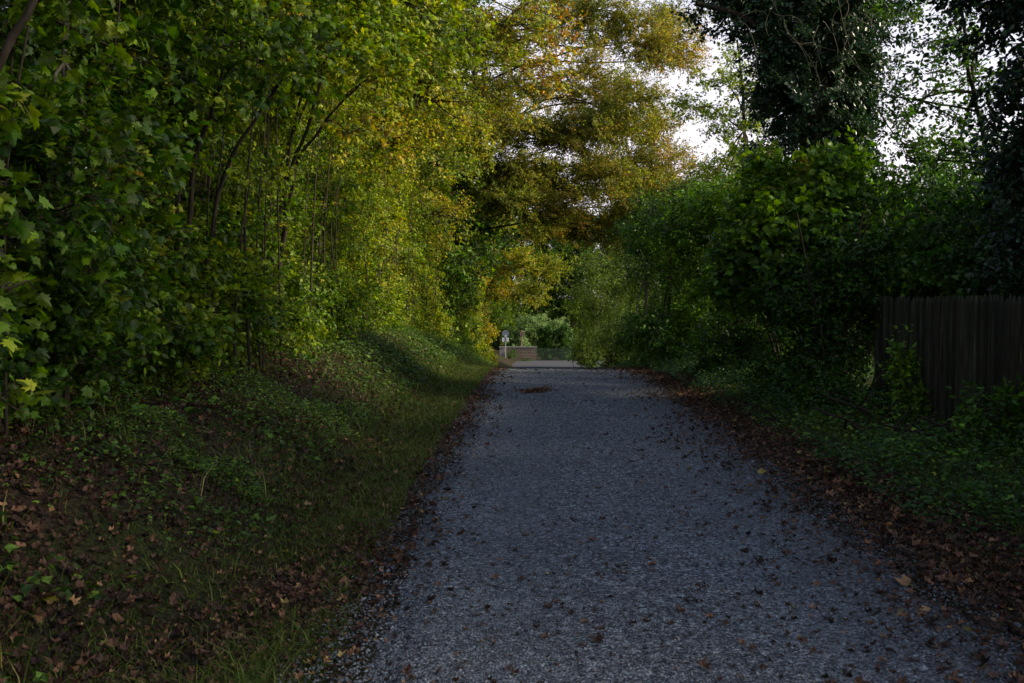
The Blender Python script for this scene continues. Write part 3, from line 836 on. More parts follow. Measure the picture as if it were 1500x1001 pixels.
# beech behind, horizontal layers, sky shining through
b = np.array([-3.9, 47, gz(-3.9, 47) - .1])
beech = []
for (px, py, rx, rz, tn, br) in [(745, 250, 1.7, .5, .3, 15), (820, 265, 1.9, .6, .35, 18), (900, 285, 1.6, .6, .40, 16), (960, 250, 1.3, .7, .55, 12),
                                 (760, 190, 1.8, .45, .35, 13), (850, 195, 1.9, .5, .45, 14), (930, 205, 1.5, .6, .60, 11),
                                 (770, 110, 1.8, .5, .45, 11), (860, 125, 1.9, .5, .50, 11), (945, 140, 1.5, .6, .60, 9),
                                 (865, 50, 1.9, .7, .45, 13), (950, 65, 1.6, .8, .55, 12), (900, -10, 2.2, .9, .5, 13), (800, 0, 2.2, .9, .4, 12),
                                 (890, 90, 1.5, .8, .6, 9), (980, 100, 1.2, .8, .7, 8), (1000, 240, 1.2, .7, .7, 12), (970, 290, 1.4, .8, .6, 16), (920, 160, 1.5, .8, .5, 9), (990, 60, 1.3, .8, .6, 9), (940, 320, 1.5, .7, .5, 16), (730, 160, 1.5, .8, .3, 16), (715, 60, 1.6, 1.2, .3, 16), (900, 240, 1.8, .5, .45, 13), (835, 215, 1.6, .5, .45, 12), (720, 300, 1.4, .6, .25, 14), (815, 310, 1.7, .6, .4, 13), (800, 285, 1.7, .7, .5, 14), (745, 285, 1.5, .6, .4, 14), (700, 250, 1.2, .8, .4, 14), (985, 180, 1.0, .7, .7, 8), (990, 20, 1.2, .9, .5, 9), (700, 200, 1.5, 1.6, .3, 18), (880, 330, 1.3, .6, .4, 12)]:
    beech.append(dict(c=P(px + rng.uniform(-12, 12), py + rng.uniform(-22, 22), 45 + rng.uniform(-4, 4)), rad=(rx * 1.1, 2.4, rz * 1.5), branches=int(br * 1.5), sprays=19, nleaf=30, kind='oval', size=.092, tint=max(.05, tn - .16), tvar=.26,
                      spray_len=.9, flat=.25, on=(0, min(.97, max(.25, (at(px, py, 45).z + 1.6) / 16))), limb=.06, arch=.04, up=1.2, broot=.016))
big_tree('beech_tree', 'large beech in brown and green leaf spreading dark level boughs above the track', b,
         [b, b + [.2, 0, 5], b + [.6, 0, 10], b + [1.2, 0, 16]], beech, leaf='beech', r=.30, r1=.10)

# bright yellow green tree further down over the path
b = np.array([-4.6, 62, gz(-4.6, 62) - .1])
big_tree('lime_tree', 'bright yellow green tree closing the end of the track below the beech', b,
         [b, b + [.2, 0, 3], b + [.8, 0, 6], b + [1.6, 0, 10]],
         [dict(c=P(715, 325, 58), rad=(1.9, 2.2, 1.1), branches=37, sprays=13, nleaf=14, size=.11, tint=.5, on=(0, .6), limb=.08),
          dict(c=P(775, 335, 62), rad=(1.8, 2.2, 1.0), branches=37, sprays=13, nleaf=14, size=.11, tint=.56, on=(0, .7), limb=.08),
          dict(c=P(830, 330, 62), rad=(1.6, 2.2, 1.0), branches=34, sprays=13, nleaf=14, size=.11, tint=.68, on=(0, .8), limb=.06, tvar=.2),
          dict(c=P(760, 385, 60), rad=(1.7, 2.2, .9), branches=34, sprays=13, nleaf=14, size=.11, tint=.52, on=(0, .5), limb=.06),
          dict(c=P(815, 390, 64), rad=(1.6, 2.2, .9), branches=30, sprays=13, nleaf=14, size=.11, tint=.48, on=(0, .6), limb=.06),
          dict(c=P(725, 420, 60), rad=(1.1, 2.0, .8), branches=25, sprays=13, nleaf=14, size=.11, tint=.52, on=(0, .4), limb=.05),
          dict(c=P(780, 430, 66), rad=(1.7, 2.2, .7), branches=25, sprays=12, nleaf=14, size=.11, tint=.5, on=(0, .5), limb=.05)])


# ------------------------------------------------------------------ RIGHT side
def mass(name, label, cat, base, blobs, leaf, stems=None, bark='bark', group=None, height=4.0, ns=4, **kw):
    base = np.array(base, float)
    if stems is None:
        stems = []
        for k in range(ns):
            o = rng.normal(size=2) * .2
            p0 = base + [o[0], o[1], 0]
            stems.append(([p0, p0 + [o[0], o[1], height * .5], p0 + [o[0] * 3, o[1] * 3, height * .9]], .024, .010))
    bl = []
    for i, q in enumerate(blobs):
        q = dict(q); q.setdefault('on', (i % len(stems), .6)); q.setdefault('limb', .03)
        for k_, v_ in kw.items():
            q.setdefault(k_, v_)
        bl.append(q)
    return plant(name, label, cat, base, stems, bl, leaf=leaf, bark=bark, group=group,
                 trunk_name='trunk' if cat == 'tree' else 'stem', crown_name='crown' if cat == 'tree' else 'foliage')


b = [4.6, 60, gz(4.6, 60) - .1]
mass('willow_bush', 'tall olive green willow bush right of the far end of the track', 'bush', b,
     [dict(c=P(880, 380, 59), rad=(1.5, 2, 1.6)), dict(c=P(860, 430, 58), rad=(1.4, 2, 1.4)), dict(c=P(905, 440, 56), rad=(1.6, 2, 1.6)), dict(c=P(872, 480, 58), rad=(1.3, 2, 1.3)),
      dict(c=P(910, 500, 54), rad=(1.5, 2, 1.1)), dict(c=P(862, 515, 60), rad=(1.0, 1.5, .8))],
     'olive', height=7, branches=24, sprays=14, nleaf=16, kind='oval', size=.10, tint=.55, spray_len=.8, droop=.25)
b = [5.0, 41, gz(5.0, 41) - .1]
mass('grey_willow', 'dull green willow standing between the willow bush and the two pale trunks', 'tree', b,
     [dict(c=P(935, 340, 44), rad=(1.7, 2, 1.3)), dict(c=P(970, 300, 42), rad=(1.6, 2, 1.2)), dict(c=P(1015, 330, 40), rad=(1.5, 2, 1.2)), dict(c=P(930, 410, 42), rad=(1.3, 2, 1.2)),
      dict(c=P(1040, 290, 40), rad=(1.4, 2, 1.3))],
     'olive', height=8, ns=3, branches=24, sprays=14, nleaf=15, kind='oval', size=.10, tint=.30, spray_len=.7)

# two slim pale trunks inside the right hedge
for (px, py0, py1, Y, lab, grp) in [(947, 470, 300, 29, 'slim pale trunked tree left of its darker neighbour in the right hedge', None), (981, 480, 280, 26, 'slim brown trunked tree standing right of the pale trunk in the right hedge', None)]:
    q = at(px, py0, Y); x0 = q.x
    b = np.array([x0, Y, gz(x0, Y) - .1])
    mass('hazel_tree', lab, 'tree', b,
         [dict(c=P(px - 5, 330, Y), rad=(1.0, 1.4, 1.0)), dict(c=P(px + 25, 380, Y), rad=(1.0, 1.4, .9)), dict(c=P(px - 12, 500, Y - 1), rad=(.8, 1.3, .55)), dict(c=P(px + 40, 480, Y), rad=(.9, 1.3, .7))],
         'shade', stems=[([b, P(px - 2, py0, Y), P(px, 420, Y), P(px + 2, 360, Y), P(px + 6, 300, Y)], .06, .03)], bark='palebark' if px < 960 else 'bark',
         branches=18, sprays=13, nleaf=14, kind='oval', size=.085, tint=.24, spray_len=.5, group=grp)

# light green tree against the sky
b = np.array([6.6, 31, gz(6.6, 31) - .1])
mass('ash_tree', 'light green tree with thin leaves against the sky left of the ivy tree', 'tree', b,
     [dict(c=P(1060, 100, 30), rad=(1.1, 1.6, .8), branches=13), dict(c=P(1030, 150, 31), rad=(1.0, 1.6, .6), branches=10), dict(c=P(1075, 190, 30), rad=(1.0, 1.6, .8), branches=14),
      dict(c=P(1100, 250, 29), rad=(1.0, 1.6, .8), branches=22), dict(c=P(1050, 260, 30), rad=(.9, 1.5, .6), branches=13), dict(c=P(1090, 310, 28), rad=(1.2, 1.6, .8), branches=24),
      dict(c=P(1040, 330, 28), rad=(1.1, 1.6, .8), branches=24), dict(c=P(1130, 130, 30), rad=(1.0, 1.6, 1.0), branches=14)],
     'leaf', stems=[([b, b + [0, 0, 4], P(1090, 150, 30), P(1080, 60, 30)], .09, .03)], sprays=12, nleaf=12, kind='lobed', size=.085, tint=.34, spray_len=.5)

# ivy-clad tree
Yi = 17.5
q = at(1200, 400, Yi)
b = np.array([q.x, Yi, gz(q.x, Yi) - .1])
root = thing('ivy_clad_tree', 'tall dark tree trunk smothered in ivy on the right of the track', 'tree', tuple(b))
tb = MB()
tr = np.array([b, b + [.0, 0, 2], P(1195, 200, Yi), P(1190, 80, Yi), P(1185, -60, Yi), P(1180, -250, Yi)])
t_ = np.linspace(0, 5, 26)
Q = np.stack([np.interp(t_, range(6), tr[:, k]) for k in range(3)], 1)
Q[1:-1] += rng.normal(size=Q[1:-1].shape) * .02
tubes(tb, Q[None], np.linspace(.34, .2, 26)[None], 12, 0)
limbs = [([P(1190, 120, Yi), P(1140, 60, Yi - .3), P(1080, 20, Yi - .5), P(1020, 5, Yi - .8)], .09), ([P(1190, 90, Yi), P(1240, 40, Yi), P(1300, 30, Yi - .2)], .08),
         ([P(1190, 60, Yi), P(1150, -20, Yi), P(1100, -90, Yi)], .1), ([P(1190, 40, Yi), P(1250, -40, Yi), P(1330, -100, Yi)], .1)]
for pts, r_ in limbs:
    A = np.array(pts); t2 = np.linspace(0, len(A) - 1, 12)
    A = np.stack([np.interp(t2, range(len(A)), A[:, k]) for k in range(3)], 1)
    tubes(tb, A[None], np.linspace(r_, r_ * .4, 12)[None], 7, 0)
tb.build('trunk', [MAT['bark']], root, origin=tuple(b), smooth=True)
cb = MB()
for (px, py, rx, rz, br) in [(1190, 380, .95, .9, 34), (1192, 300, 1.05, .8, 38), (1190, 225, 1.15, .75, 44), (1185, 150, 1.15, .8, 46), (1240, 260, .6, .6, 18), (1190, 90, 1.15, .8, 46), (1150, 60, .9, .7, 34), (1235, 60, 1.0, .8, 36),
                             (1185, 0, 1.3, .8, 40), (1090, 30, .7, .45, 20), (1040, 10, .6, .32, 14), (1280, 60, .7, .7, 18), (1275, 130, .55, .6, 13), (1100, -40, 1.2, .7, 26), (1280, -40, 1.2, .8, 28),
                             (1180, -120, 1.8, 1.1, 34), (1130, 110, .55, .5, 16), (1265, 200, .5, .45, 10), (1050, -60, 1.0, .5, 16)]:
    c = P(px, py, Yi + rng.uniform(-.2, .2))
    blob_foliage(cb, c, (rx, rx, rz), br, 13, 14, kind='oval', size=.075, tint=.35, tvar=.2, spray_len=.32, droop=.25, root=[np.interp(c[2], Q[:, 2], Q[:, 0]) * .7 + c[0] * .3, Yi, c[2]], broot=.014, shell=.45)
cb.build('ivy', [MAT['ivy'], MAT['twig']], root, origin=tuple(b))
# bare pale twigs hanging in front of the ivy
tw = MB()
n = 13
st = np.array([P(rng.uniform(1080, 1260), rng.uniform(-20, 60), Yi - 1.25) for _ in range(n)])
en = st + np.stack([rng.uniform(-.5, .6, n), rng.uniform(-.3, .1, n), rng.uniform(-1.3, -.4, n)], -1)
C_ = curve_lines(st, en, 8, .12, .1)
tubes(tw, C_, np.linspace(.006, .003, 8)[None].repeat(n, 0), 4, 0)
e2 = C_[:, 5] + rng.normal(size=(n, 3)) * [.3, .1, .25]
tubes(tw, curve_lines(C_[:, 4], e2, 5, .12, .05), np.linspace(.006, .003, 5)[None].repeat(n, 0), 3, 0)
tw.build('bare_twigs', [MAT['palebark']], root, origin=tuple(b))

# shrubs on the right, from far to near
for (x, y, blobs, tint, lab, kd, sz) in [
    (4.4, 33, [(940, 500, 33, 1.0, .7), (965, 470, 33, 1.0, .8), (1000, 440, 33, 1.2, .9), (1000, 500, 31, 1.1, .7), (1010, 390, 33, 1.1, .9)], .30, 'dark shrub low in the right hedge below the pale trunk', 'oval', .08),
    (4.3, 25, [(1000, 500, 25, .75, .6), (1030, 450, 25, .9, .8), (1060, 400, 25, 1.0, .8), (1060, 350, 25, .9, .7), (1045, 300, 25, .9, .6), (1015, 345, 25, .7, .6), (1095, 285, 24, .9, .6), (1075, 480, 24, .9, .8), (1020, 530, 24, .6, .35)], .36, 'green shrub in the right hedge behind the young maple', 'oval', .08),
    (4.2, 19, [(1060, 520, 19.5, .6, .5), (1090, 470, 19, .8, .7), (1120, 410, 19, .9, .8), (1150, 520, 18.5, .9, .6), (1050, 560, 19.5, .4, .25), (1110, 560, 18, .7, .3)], .22, 'glossy dark shrub at the verge before the ivy tree', 'oval', .075),
    (4.3, 14.6, [(1200, 540, 14.6, .75, .55), (1230, 470, 14.6, .8, .6), (1255, 400, 14.6, .7, .6), (1170, 450, 15, .65, .6), (1150, 570, 15, .5, .3), (1215, 600, 13.6, .6, .25)], .10, 'almost black shrub beside the end of the wooden fence', 'oval', .075)]:
    bb = [x, y, gz(x, y) - .05]
    mass('hedge_shrub', lab, 'shrub', bb,
         [dict(c=P(px, py, Y), rad=(rx, rx * 1.25, rz)) for (px, py, Y, rx, rz) in blobs],
         'shade', height=3.0, ns=5, branches=24, sprays=13, nleaf=14, kind=kd, size=sz, tint=tint, spray_len=.42, group='shrubs of the right hedge')

b = [4.5, 16.4, gz(4.5, 16.4) - .05]
mass('maple_sapling', 'young maple with broad bright green and yellow leaves before the ivy tree', 'sapling', b,
     [dict(c=P(1150, 290, 16), rad=(.7, .8, .45), tint=0.55), dict(c=P(1210, 270, 16.2), rad=(.6, .8, .38), tint=0.51), dict(c=P(1110, 330, 15.8), rad=(.45, .6, .35), tint=0.59), dict(c=P(1190, 340, 15.8), rad=(.8, .8, .5), tint=0.43),
      dict(c=P(1260, 310, 16.4), rad=(.6, .8, .45), tint=0.43), dict(c=P(1182, 238, 16), rad=(.13, .2, .2), tint=0.71, branches=5, sprays=5, nleaf=7, spray_len=.15), dict(c=P(1290, 350, 16.6), rad=(.8, .8, .5), tint=0.39),
      dict(c=P(1340, 370, 16.6), rad=(.7, .8, .5), tint=0.48), dict(c=P(1120, 275, 15.8), rad=(.18, .3, .16), tint=0.77, branches=5, sprays=5, nleaf=5, spray_len=.15), dict(c=P(1075, 370, 16.2), rad=(.5, .7, .3), tint=0.49), dict(c=P(1090, 420, 16.2), rad=(.5, .7, .3), tint=0.42), dict(c=P(1230, 235, 16.4), rad=(.3, .4, .18), tint=0.47, branches=8), dict(c=P(1120, 250, 16.2), rad=(.22, .3, .16), tint=0.57, branches=6), dict(c=P(1150, 390, 15.8), rad=(.8, .8, .5), tint=0.31)],
     'shade', height=2.6, ns=5, branches=20, sprays=10, nleaf=11, kind='maple', size=.11, spray_len=.42, limb=.012)

# bushes behind the fence
for (x, y, blobs, tint, lab) in [
    (6.2, 14.5, [(1330, 400, 14.5, .9, .7), (1390, 410, 14, .9, .6), (1360, 350, 15, .9, .5), (1300, 430, 15, .6, .5)], .42, 'leafy bush with some bright leaves looking over the left end of the fence'),
    (7.4, 13.0, [(1450, 400, 13, .9, .7), (1500, 420, 12.5, .9, .6), (1430, 330, 14, 1.0, .5), (1520, 350, 12.5, 1.0, .6)], .15, 'dark bush looking over the right part of the fence'),
    (9.6, 21, [(1330, 320, 21, 1.6, 1.0), (1400, 310, 21, 1.6, 1.0), (1480, 330, 21, 1.8, 1.2), (1260, 330, 21, 1.6, 1.0), (1550, 300, 21, 2, 1.4), (1350, 400, 21, 2.2, 1.4), (1480, 410, 21, 2.2, 1.4)], .12, 'broad dark thicket in the garden beyond the fence')]:
    bb = [x, y, gz(x, y) - .05]
    mass('garden_bush', lab, 'bush', bb, [dict(c=P(px, py, Y), rad=(rx, rx * 1.2, rz)) for (px, py, Y, rx, rz) in blobs],
         'shade', height=3.2, ns=5, branches=22, sprays=13, nleaf=13, kind='lobed', size=.085, tint=tint, spray_len=.45)

# open tree against the sky
b = np.array(P(1470, 480, 15.5)); b[2] = gz(b[0], b[1]) - .1
mass('slender_tree', 'thin leaning tree with sparse dark leaves silhouetted against the pale sky', 'tree', b,
     [dict(c=P(1330, 150, 15.5), rad=(.45, .7, .22), branches=6), dict(c=P(1390, 170, 15.5), rad=(.5, .7, .4), branches=8), dict(c=P(1370, 90, 15.5), rad=(.5, .7, .3), branches=8), dict(c=P(1400, 40, 15.5), rad=(.7, .8, .35), branches=13),
      dict(c=P(1440, 110, 15.5), rad=(.5, .7, .5), branches=12), dict(c=P(1330, 235, 15.5), rad=(.5, .7, .3), branches=9), dict(c=P(1400, 240, 15.5), rad=(.6, .7, .4), branches=12), dict(c=P(1450, 240, 15.5), rad=(.5, .7, .5), branches=14),
      dict(c=P(1330, 10, 15.5), rad=(.5, .7, .2), branches=6), dict(c=P(1430, -30, 15.5), rad=(.9, .9, .4), branches=14), dict(c=P(1310, 190, 15.5), rad=(.3, .6, .2), branches=4), dict(c=P(1340, 285, 15.5), rad=(.8, .8, .3), branches=14)],
     'shade', stems=[([b, P(1465, 380, 15.5), P(1452, 250, 15.5), P(1435, 170, 15.5), P(1420, 110, 15.5), P(1412, 40, 15.5), P(1400, -60, 15.5)], .06, .02),
                     ([P(1440, 165, 15.5), P(1390, 155, 15.5), P(1340, 146, 15.5), P(1300, 140, 15.5)], .022, .01),
                     ([P(1456, 240, 15.5), P(1360, 235, 15.5), P(1310, 200, 15.5), P(1285, 160, 15.5)], .018, .008)],
     sprays=7, nleaf=9, kind='oval', size=.075, tint=.30, spray_len=.32, droop=.1, limb=.014)

# dark tree at the right edge
b = np.array([6.6, 11.6, gz(6.6, 11.6) - .1])
mass('ivy_clad_tree', 'black ivy covered tree filling the right edge above the fence', 'tree', b,
     [dict(c=P(1530, 380, 11), rad=(.55, .6, .7)), dict(c=P(1535, 260, 11), rad=(.6, .6, .7)), dict(c=P(1530, 150, 11), rad=(.65, .7, .7)), dict(c=P(1520, 40, 11), rad=(.75, .8, .7)), dict(c=P(1500, -60, 11), rad=(1.1, 1.1, .7)),
      dict(c=P(1600, -100, 10), rad=(1.5, 1.8, .9))],
     'ivy', stems=[([b, b + [0, 0, 3], b + [.05, -.1, 6], b + [-.2, 0, 9]], .22, .1)], branches=34, sprays=13, nleaf=14, kind='oval', size=.075, tint=.2, spray_len=.35)

# ------------------------------------------------------------------ dark woods behind both sides
def wood_tree(x, y, h, tint, label, group, leaf='leaf', n=7, rx=2.3, size=.14):
    b = np.array([x, y, gz(x, y) - .1])
    bl = []
    for k in range(n):
        z = 1.2 + (h - 2.0) * k / (n - 1)
        for s_ in (0, 1):
            bl.append(dict(c=(x + rng.uniform(-.9, .9), y + (s_ - .5) * rx * 1.3, b[2] + z), rad=(rx * .9, rx, h / n * .95), branches=13, sprays=11, nleaf=13, size=size, tint=tint, spray_len=.8, on=(0, max(.1, (z - .8) / h)), limb=.06))
    return big_tree('woodland_tree', label, b, [b, b + [.1, 0, h * .5], b + [0, .2, h]], bl, leaf=leaf, r=.17, r1=.04, group=group)


def copy_tree(o, loc, rz, label, group=None, sc=1.0):
    c = o.copy(); COL.objects.link(c); c.location = loc; c.rotation_euler = (0, 0, rz); c['label'] = label; c.scale = (sc, sc, sc)
    if group: c['group'] = group
    for ch in [q for q in bpy.data.objects if q.parent == o]:
        d = ch.copy(); COL.objects.link(d); d.parent = c
    return c


GW = 'dark trees in the wood behind the left hedge'
GF = 'tall trees behind the far left hedge'
FARL = 'tall dark tree rising behind the far part of the left hedge'
w0 = wood_tree(-9.2, 12, 12.5, .12, 'tree of the dark wood showing through gaps in the left hedge', GW)
for (x, y, rz) in [(-8.6, 4.5, 1), (-9.0, 19.5, 2), (-8.8, 27, 3.3), (-8.4, 34.5, 4.4), (-8.2, 42, 5.1), (-9.5, 50, .5), (-12.8, 8, 3.6), (-13, 24, .9), (-13, 40, 2.1), (-7.6, 56, 1.7), (-7.2, 64, 3.9), (-6.6, 49.5, 2.9)]:
    copy_tree(w0, (x, y, gz(x, y) - .1), rz, *((FARL, GF) if y > 39.9 else ('tree of the dark wood showing through gaps in the left hedge', GW)))
for (x, y, rz, sc) in [(-5.9, 41, 1.1, 1.3), (-5.6, 51, 3.7, 1.5), (-6.4, 8.5, 4.9, 1.0), (-11.5, 16, 2.9, 1.2), (-7.0, 1.5, .4, 1.0), (-11, 32, .7, 1.2)]:
    copy_tree(w0, (x, y, gz(x, y) - .1), rz, *((FARL, GF) if y > 39.9 else ('tree of the dark wood showing through gaps in the left hedge', GW)), sc=sc)
w1 = wood_tree(-6.5, 92, 14, .14, 'dark tree of the wood beyond the brick wall', 'dark trees beyond the brick wall', rx=3.0, size=.18, n=9)
for (x, y, rz) in [(-1.2, 104, 1), (4.6, 102, 2.4), (10, 108, 3.9), (-12, 99, 5), (17, 110, .6), (2, 110, 1.6), (-6, 112, .3), (9.4, 74, 4.2), (-3.6, 97, 2.6), (1.8, 103, 5.2), (7.2, 103, .9), (-9, 84, 3.)]:
    copy_tree(w1, (x, y, gz(x, y) - .1), rz, 'tall dark tree right of the far end of the track behind the willow bush' if y < 80 else 'tall dark tree left of the brick wall and the round sign' if x < -8.5 and y < 90 else 'dark tree of the wood beyond the brick wall')
w2 = wood_tree(9.6, 52, 5.6, .18, 'low tree filling the background of the right hedge', 'low trees behind the right hedge', rx=2.3, n=4)
for (x, y, rz) in [(8.4, 44, 1.2), (8.6, 36, 2.7), (9.4, 28.5, 4.), (12.5, 30, 5.5), (13.5, 40, 3.1), (7.6, 62, 2.)]:
    copy_tree(w2, (x, y, gz(x, y) - .1), rz, 'low tree filling the background of the right hedge')

w3 = wood_tree(9.0, 4.3, 10.5, .15, 'tall tree added outside the view on the right to shade the near left', 'tall unseen trees added for shade', n=7, rx=2.4)  # unseen trees added beside and behind the camera to shade the near left
for (x, y, rz) in [(9.3, -3.5, 1.2), (9.9, 9.0, 2.7), (-7.5, -5.0, 2.)]:
    copy_tree(w3, (x, y, gz(x, y) - .1), rz, 'tall tree added outside the view on the right to shade the near left' if x > 5 else 'tall unseen tree added behind the camera for shade')

for (px, py, Y, rx, rz, lab) in [(862, 505, 70, 1.0, 1.2, 'dark shrub hiding the right end of the far road'), (905, 515, 62, 1.2, 1.1, 'dark shrub at the foot of the willow bush')]:
    c = at(px, py, Y); b = np.array([c.x, Y, gz(c.x, Y) - .05])
    mass('hedge_shrub', lab, 'shrub', b, [dict(c=tuple(c), rad=(rx, rx, rz)), dict(c=(c.x, Y, c.z - rz * .7), rad=(rx * .95, rx, rz * .6))], 'shade', height=2.2, ns=4, branches=34, sprays=13, nleaf=14, kind='oval', size=.11, tint=.3, spray_len=.4)

for (x, y, rz) in [(8.9, 5.6, 1.), (8.9, 9.2, 2.4), (9.0, 12.6, 4.4)]:  # low row added out of view, blocks the sun from the near track
    copy_tree(w2, (x, y, gz(x, y) - .1), rz, 'low tree added outside the view to keep the sun off the track', 'low unseen trees added to shade the track', sc=.84)

# small plants at the foot of the brick wall
for (px, py, rx, rz, lab) in [(750, 520, .5, .45, 'small dark shrub before the left half of the brick wall'), (772, 530, .9, .18, 'low green plants along the foot of the brick wall')]:
    c = at(px, py, 84.2); b = np.array([c.x, 84.2, -3.75])
    mass('wall_shrub', lab, 'shrub', b, [dict(c=tuple(c), rad=(rx, .4, rz))], 'shade', height=.4, ns=2, branches=14, sprays=8, nleaf=9, kind='oval', size=.08, tint=.25, spray_len=.2, limb=.01)

# round pale bush and hedge blocks beyond the road
b = np.array([.4, 94, -3.85])
mass('round_bush', 'round pale green bush rising behind the brick wall', 'bush', b,
     [dict(c=P(790, 478, 94), rad=(2.3, 2.2, 1.3)), dict(c=P(770, 495, 93), rad=(1.8, 2.0, 1.6)), dict(c=P(815, 490, 94), rad=(1.8, 2, 1.3)), dict(c=P(760, 515, 93), rad=(1.4, 1.8, 1.1))],
     'pale', height=3.6, branches=34, sprays=14, nleaf=16, kind='oval', size=.13, tint=.62, spray_len=.6)
for (px, lab, tn, wd) in [(801, 'square green hedge block left of its gap behind the wire fence', .35, .75), (826, 'square green hedge block at the right behind the wire fence', .22, .75)]:
    c = at(px, 510, 87.5)
    b = np.array([c.x, 87.5, -3.85])
    mass('garden_hedge', lab, 'hedge', b, [dict(c=(c.x, 87.5, -3.85 + z), rad=(wd, .9, .75)) for z in (.6, 1.5, 2.4)], 'shade', height=2.6, branches=32, sprays=14, nleaf=15, kind='oval', size=.10, tint=tn, spray_len=.32)


# ------------------------------------------------------------------ far end: wall, signs, wire fence
ZR = -3.70
YF = 85.0
xa, xb = at(741, 520, YF).x, at(786, 520, YF).x
w = thing('brick_wall', 'low garden wall of brown brick across the far road', 'wall', ((xa + xb) / 2, YF, ZR - .1))
mb = MB(); box(mb, ((xa + xb) / 2, YF, ZR + .5), (xb - xa, .3, 1.2))
mb.build('wall_face', MAT['brick'], w, origin=((xa + xb) / 2, YF, ZR + .5))
mb = MB(); box(mb, ((xa + xb) / 2, YF, ZR + 1.135), (xb - xa + .06, .38, .07))
mb.build('coping', MAT['stone'], w, origin=((xa + xb) / 2, YF, ZR + 1.1))
xq = at(735.5, 520, YF - .4).x
w = thing('gate_pillar', 'pale stone gate pillar left of the brick wall', 'pillar', (xq, YF - .4, ZR - .1))
mb = MB(); box(mb, (xq, YF - .4, ZR + .5), (.42, .42, 1.2)); mb.build('shaft', MAT['stone'], w, origin=(xq, YF - .4, ZR + .5))
mb = MB(); box(mb, (xq, YF - .4, ZR + 1.14), (.52, .52, .08)); mb.build('cap', MAT['stone'], w, origin=(xq, YF - .4, ZR + 1.1))

def cyl(mb, p0, p1, r, sides=12, mat=0):
    tubes(mb, np.array([[p0, p1]], float), np.array([[r, r]]), sides, mat)


def disc(mb, c, r, t, n=28, mat=0):
    a = np.arange(n) / n * 2 * np.pi
    f = np.stack([c[0] + r * np.cos(a), np.full(n, c[1] - t / 2), c[2] + r * np.sin(a)], -1)
    g = f + [0, t, 0]
    mb.add(np.concatenate([f, g]), [list(range(n))], mat)
    mb.add(np.concatenate([f, g]), [list(range(2 * n - 1, n - 1, -1))], mat)
    i = np.arange(n); mb.add(np.concatenate([f, g]), np.stack([i, i + n, (i + 1) % n + n, (i + 1) % n], -1), mat)


# round sign with plates
Ys = 83.0
xs_ = at(740.5, 500, Ys).x
zt = at(740, 489, Ys).z
s = thing('traffic_sign', 'round grey traffic sign above two white plates on a steel post', 'road sign', (xs_, Ys, ZR - .05))
mb = MB(); cyl(mb, (xs_, Ys, ZR - .05), (xs_, Ys, zt + .3), .035); mb.build('post', MAT['steel'], s, origin=(xs_, Ys, ZR), smooth=True)
mb = MB(); disc(mb, (xs_, Ys - .06, zt), .30, .02); mb.build('sign_disc', MAT['signgrey'], s, origin=(xs_, Ys - .06, zt))
# pale emblem at the foot of the disc
mb = MB(); disc(mb, (xs_ + .01, Ys - .078, zt - .17), .065, .012, 16); box(mb, (xs_ + .01, Ys - .078, zt - .235), (.16, .012, .04))
mb.build('emblem', MAT['signwhite'], s, origin=(xs_, Ys - .078, zt - .17))
for k, (dz, hh_) in enumerate([(-.41, .15), (-.58, .15)]):
    mb = MB(); box(mb, (xs_, Ys - .06, zt + dz), (.56, .018, hh_)); pl = mb.build('plate', MAT['signwhite'], s, origin=(xs_, Ys - .06, zt + dz))
    mb = MB(); box(mb, (xs_ - .01, Ys - .073, zt + dz), (.13, .006, hh_ * .72)); box(mb, (xs_ + .13, Ys - .073, zt + dz - .02), (.05, .006, .04))
    o = mb.build('marking', MAT['black'], None, origin=(xs_, Ys - .073, zt + dz)); o.parent = pl; o.location = (0, -.013, 0)

# wooden signpost
xw = at(764.5, 500, 86.5).x
zt = at(764, 489.5, 86.5).z
s = thing('wooden_signpost', 'brown wooden signpost with a small boxed board above the brick wall', 'signpost', (xw, 86.5, ZR - .05))
mb = MB(); box(mb, (xw, 86.5, (ZR + zt) / 2 - .1), (.12, .12, zt - ZR + .1)); mb.build('post', MAT['woodlight'], s, origin=(xw, 86.5, ZR))
mb = MB(); box(mb, (xw, 86.4, zt), (.32, .05, .34)); bd = mb.build('board', MAT['woodlight'], s, origin=(xw, 86.4, zt))
mb = MB(); box(mb, (xw + .05, 86.36, zt - .02), (.17, .02, .14)); o = mb.build('panel', MAT['red'], None, origin=(xw + .05, 86.36, zt - .02)); o.parent = bd; o.location = (.05, -.04, -.02)
mb = MB()
mb.add(np.array([(-.26, -.16, -.02), (.0, -.16, .10), (.26, -.16, -.04), (-.26, .14, -.02), (0, .14, .10), (.26, .14, -.04), (-.26, -.16, -.05), (0, -.16, .07), (.26, -.16, -.07), (-.26, .14, -.05), (0, .14, .07), (.26, .14, -.07)]) + [xw, 86.45, zt + .22],
       [[0, 1, 4, 3], [1, 2, 5, 4], [6, 9, 10, 7], [7, 10, 11, 8], [0, 6, 7, 1], [1, 7, 8, 2], [3, 4, 10, 9], [4, 5, 11, 10], [0, 3, 9, 6], [2, 8, 11, 5]])
mb.build('roof', MAT['woodlight'], s, origin=(xw, 86.45, zt + .2))

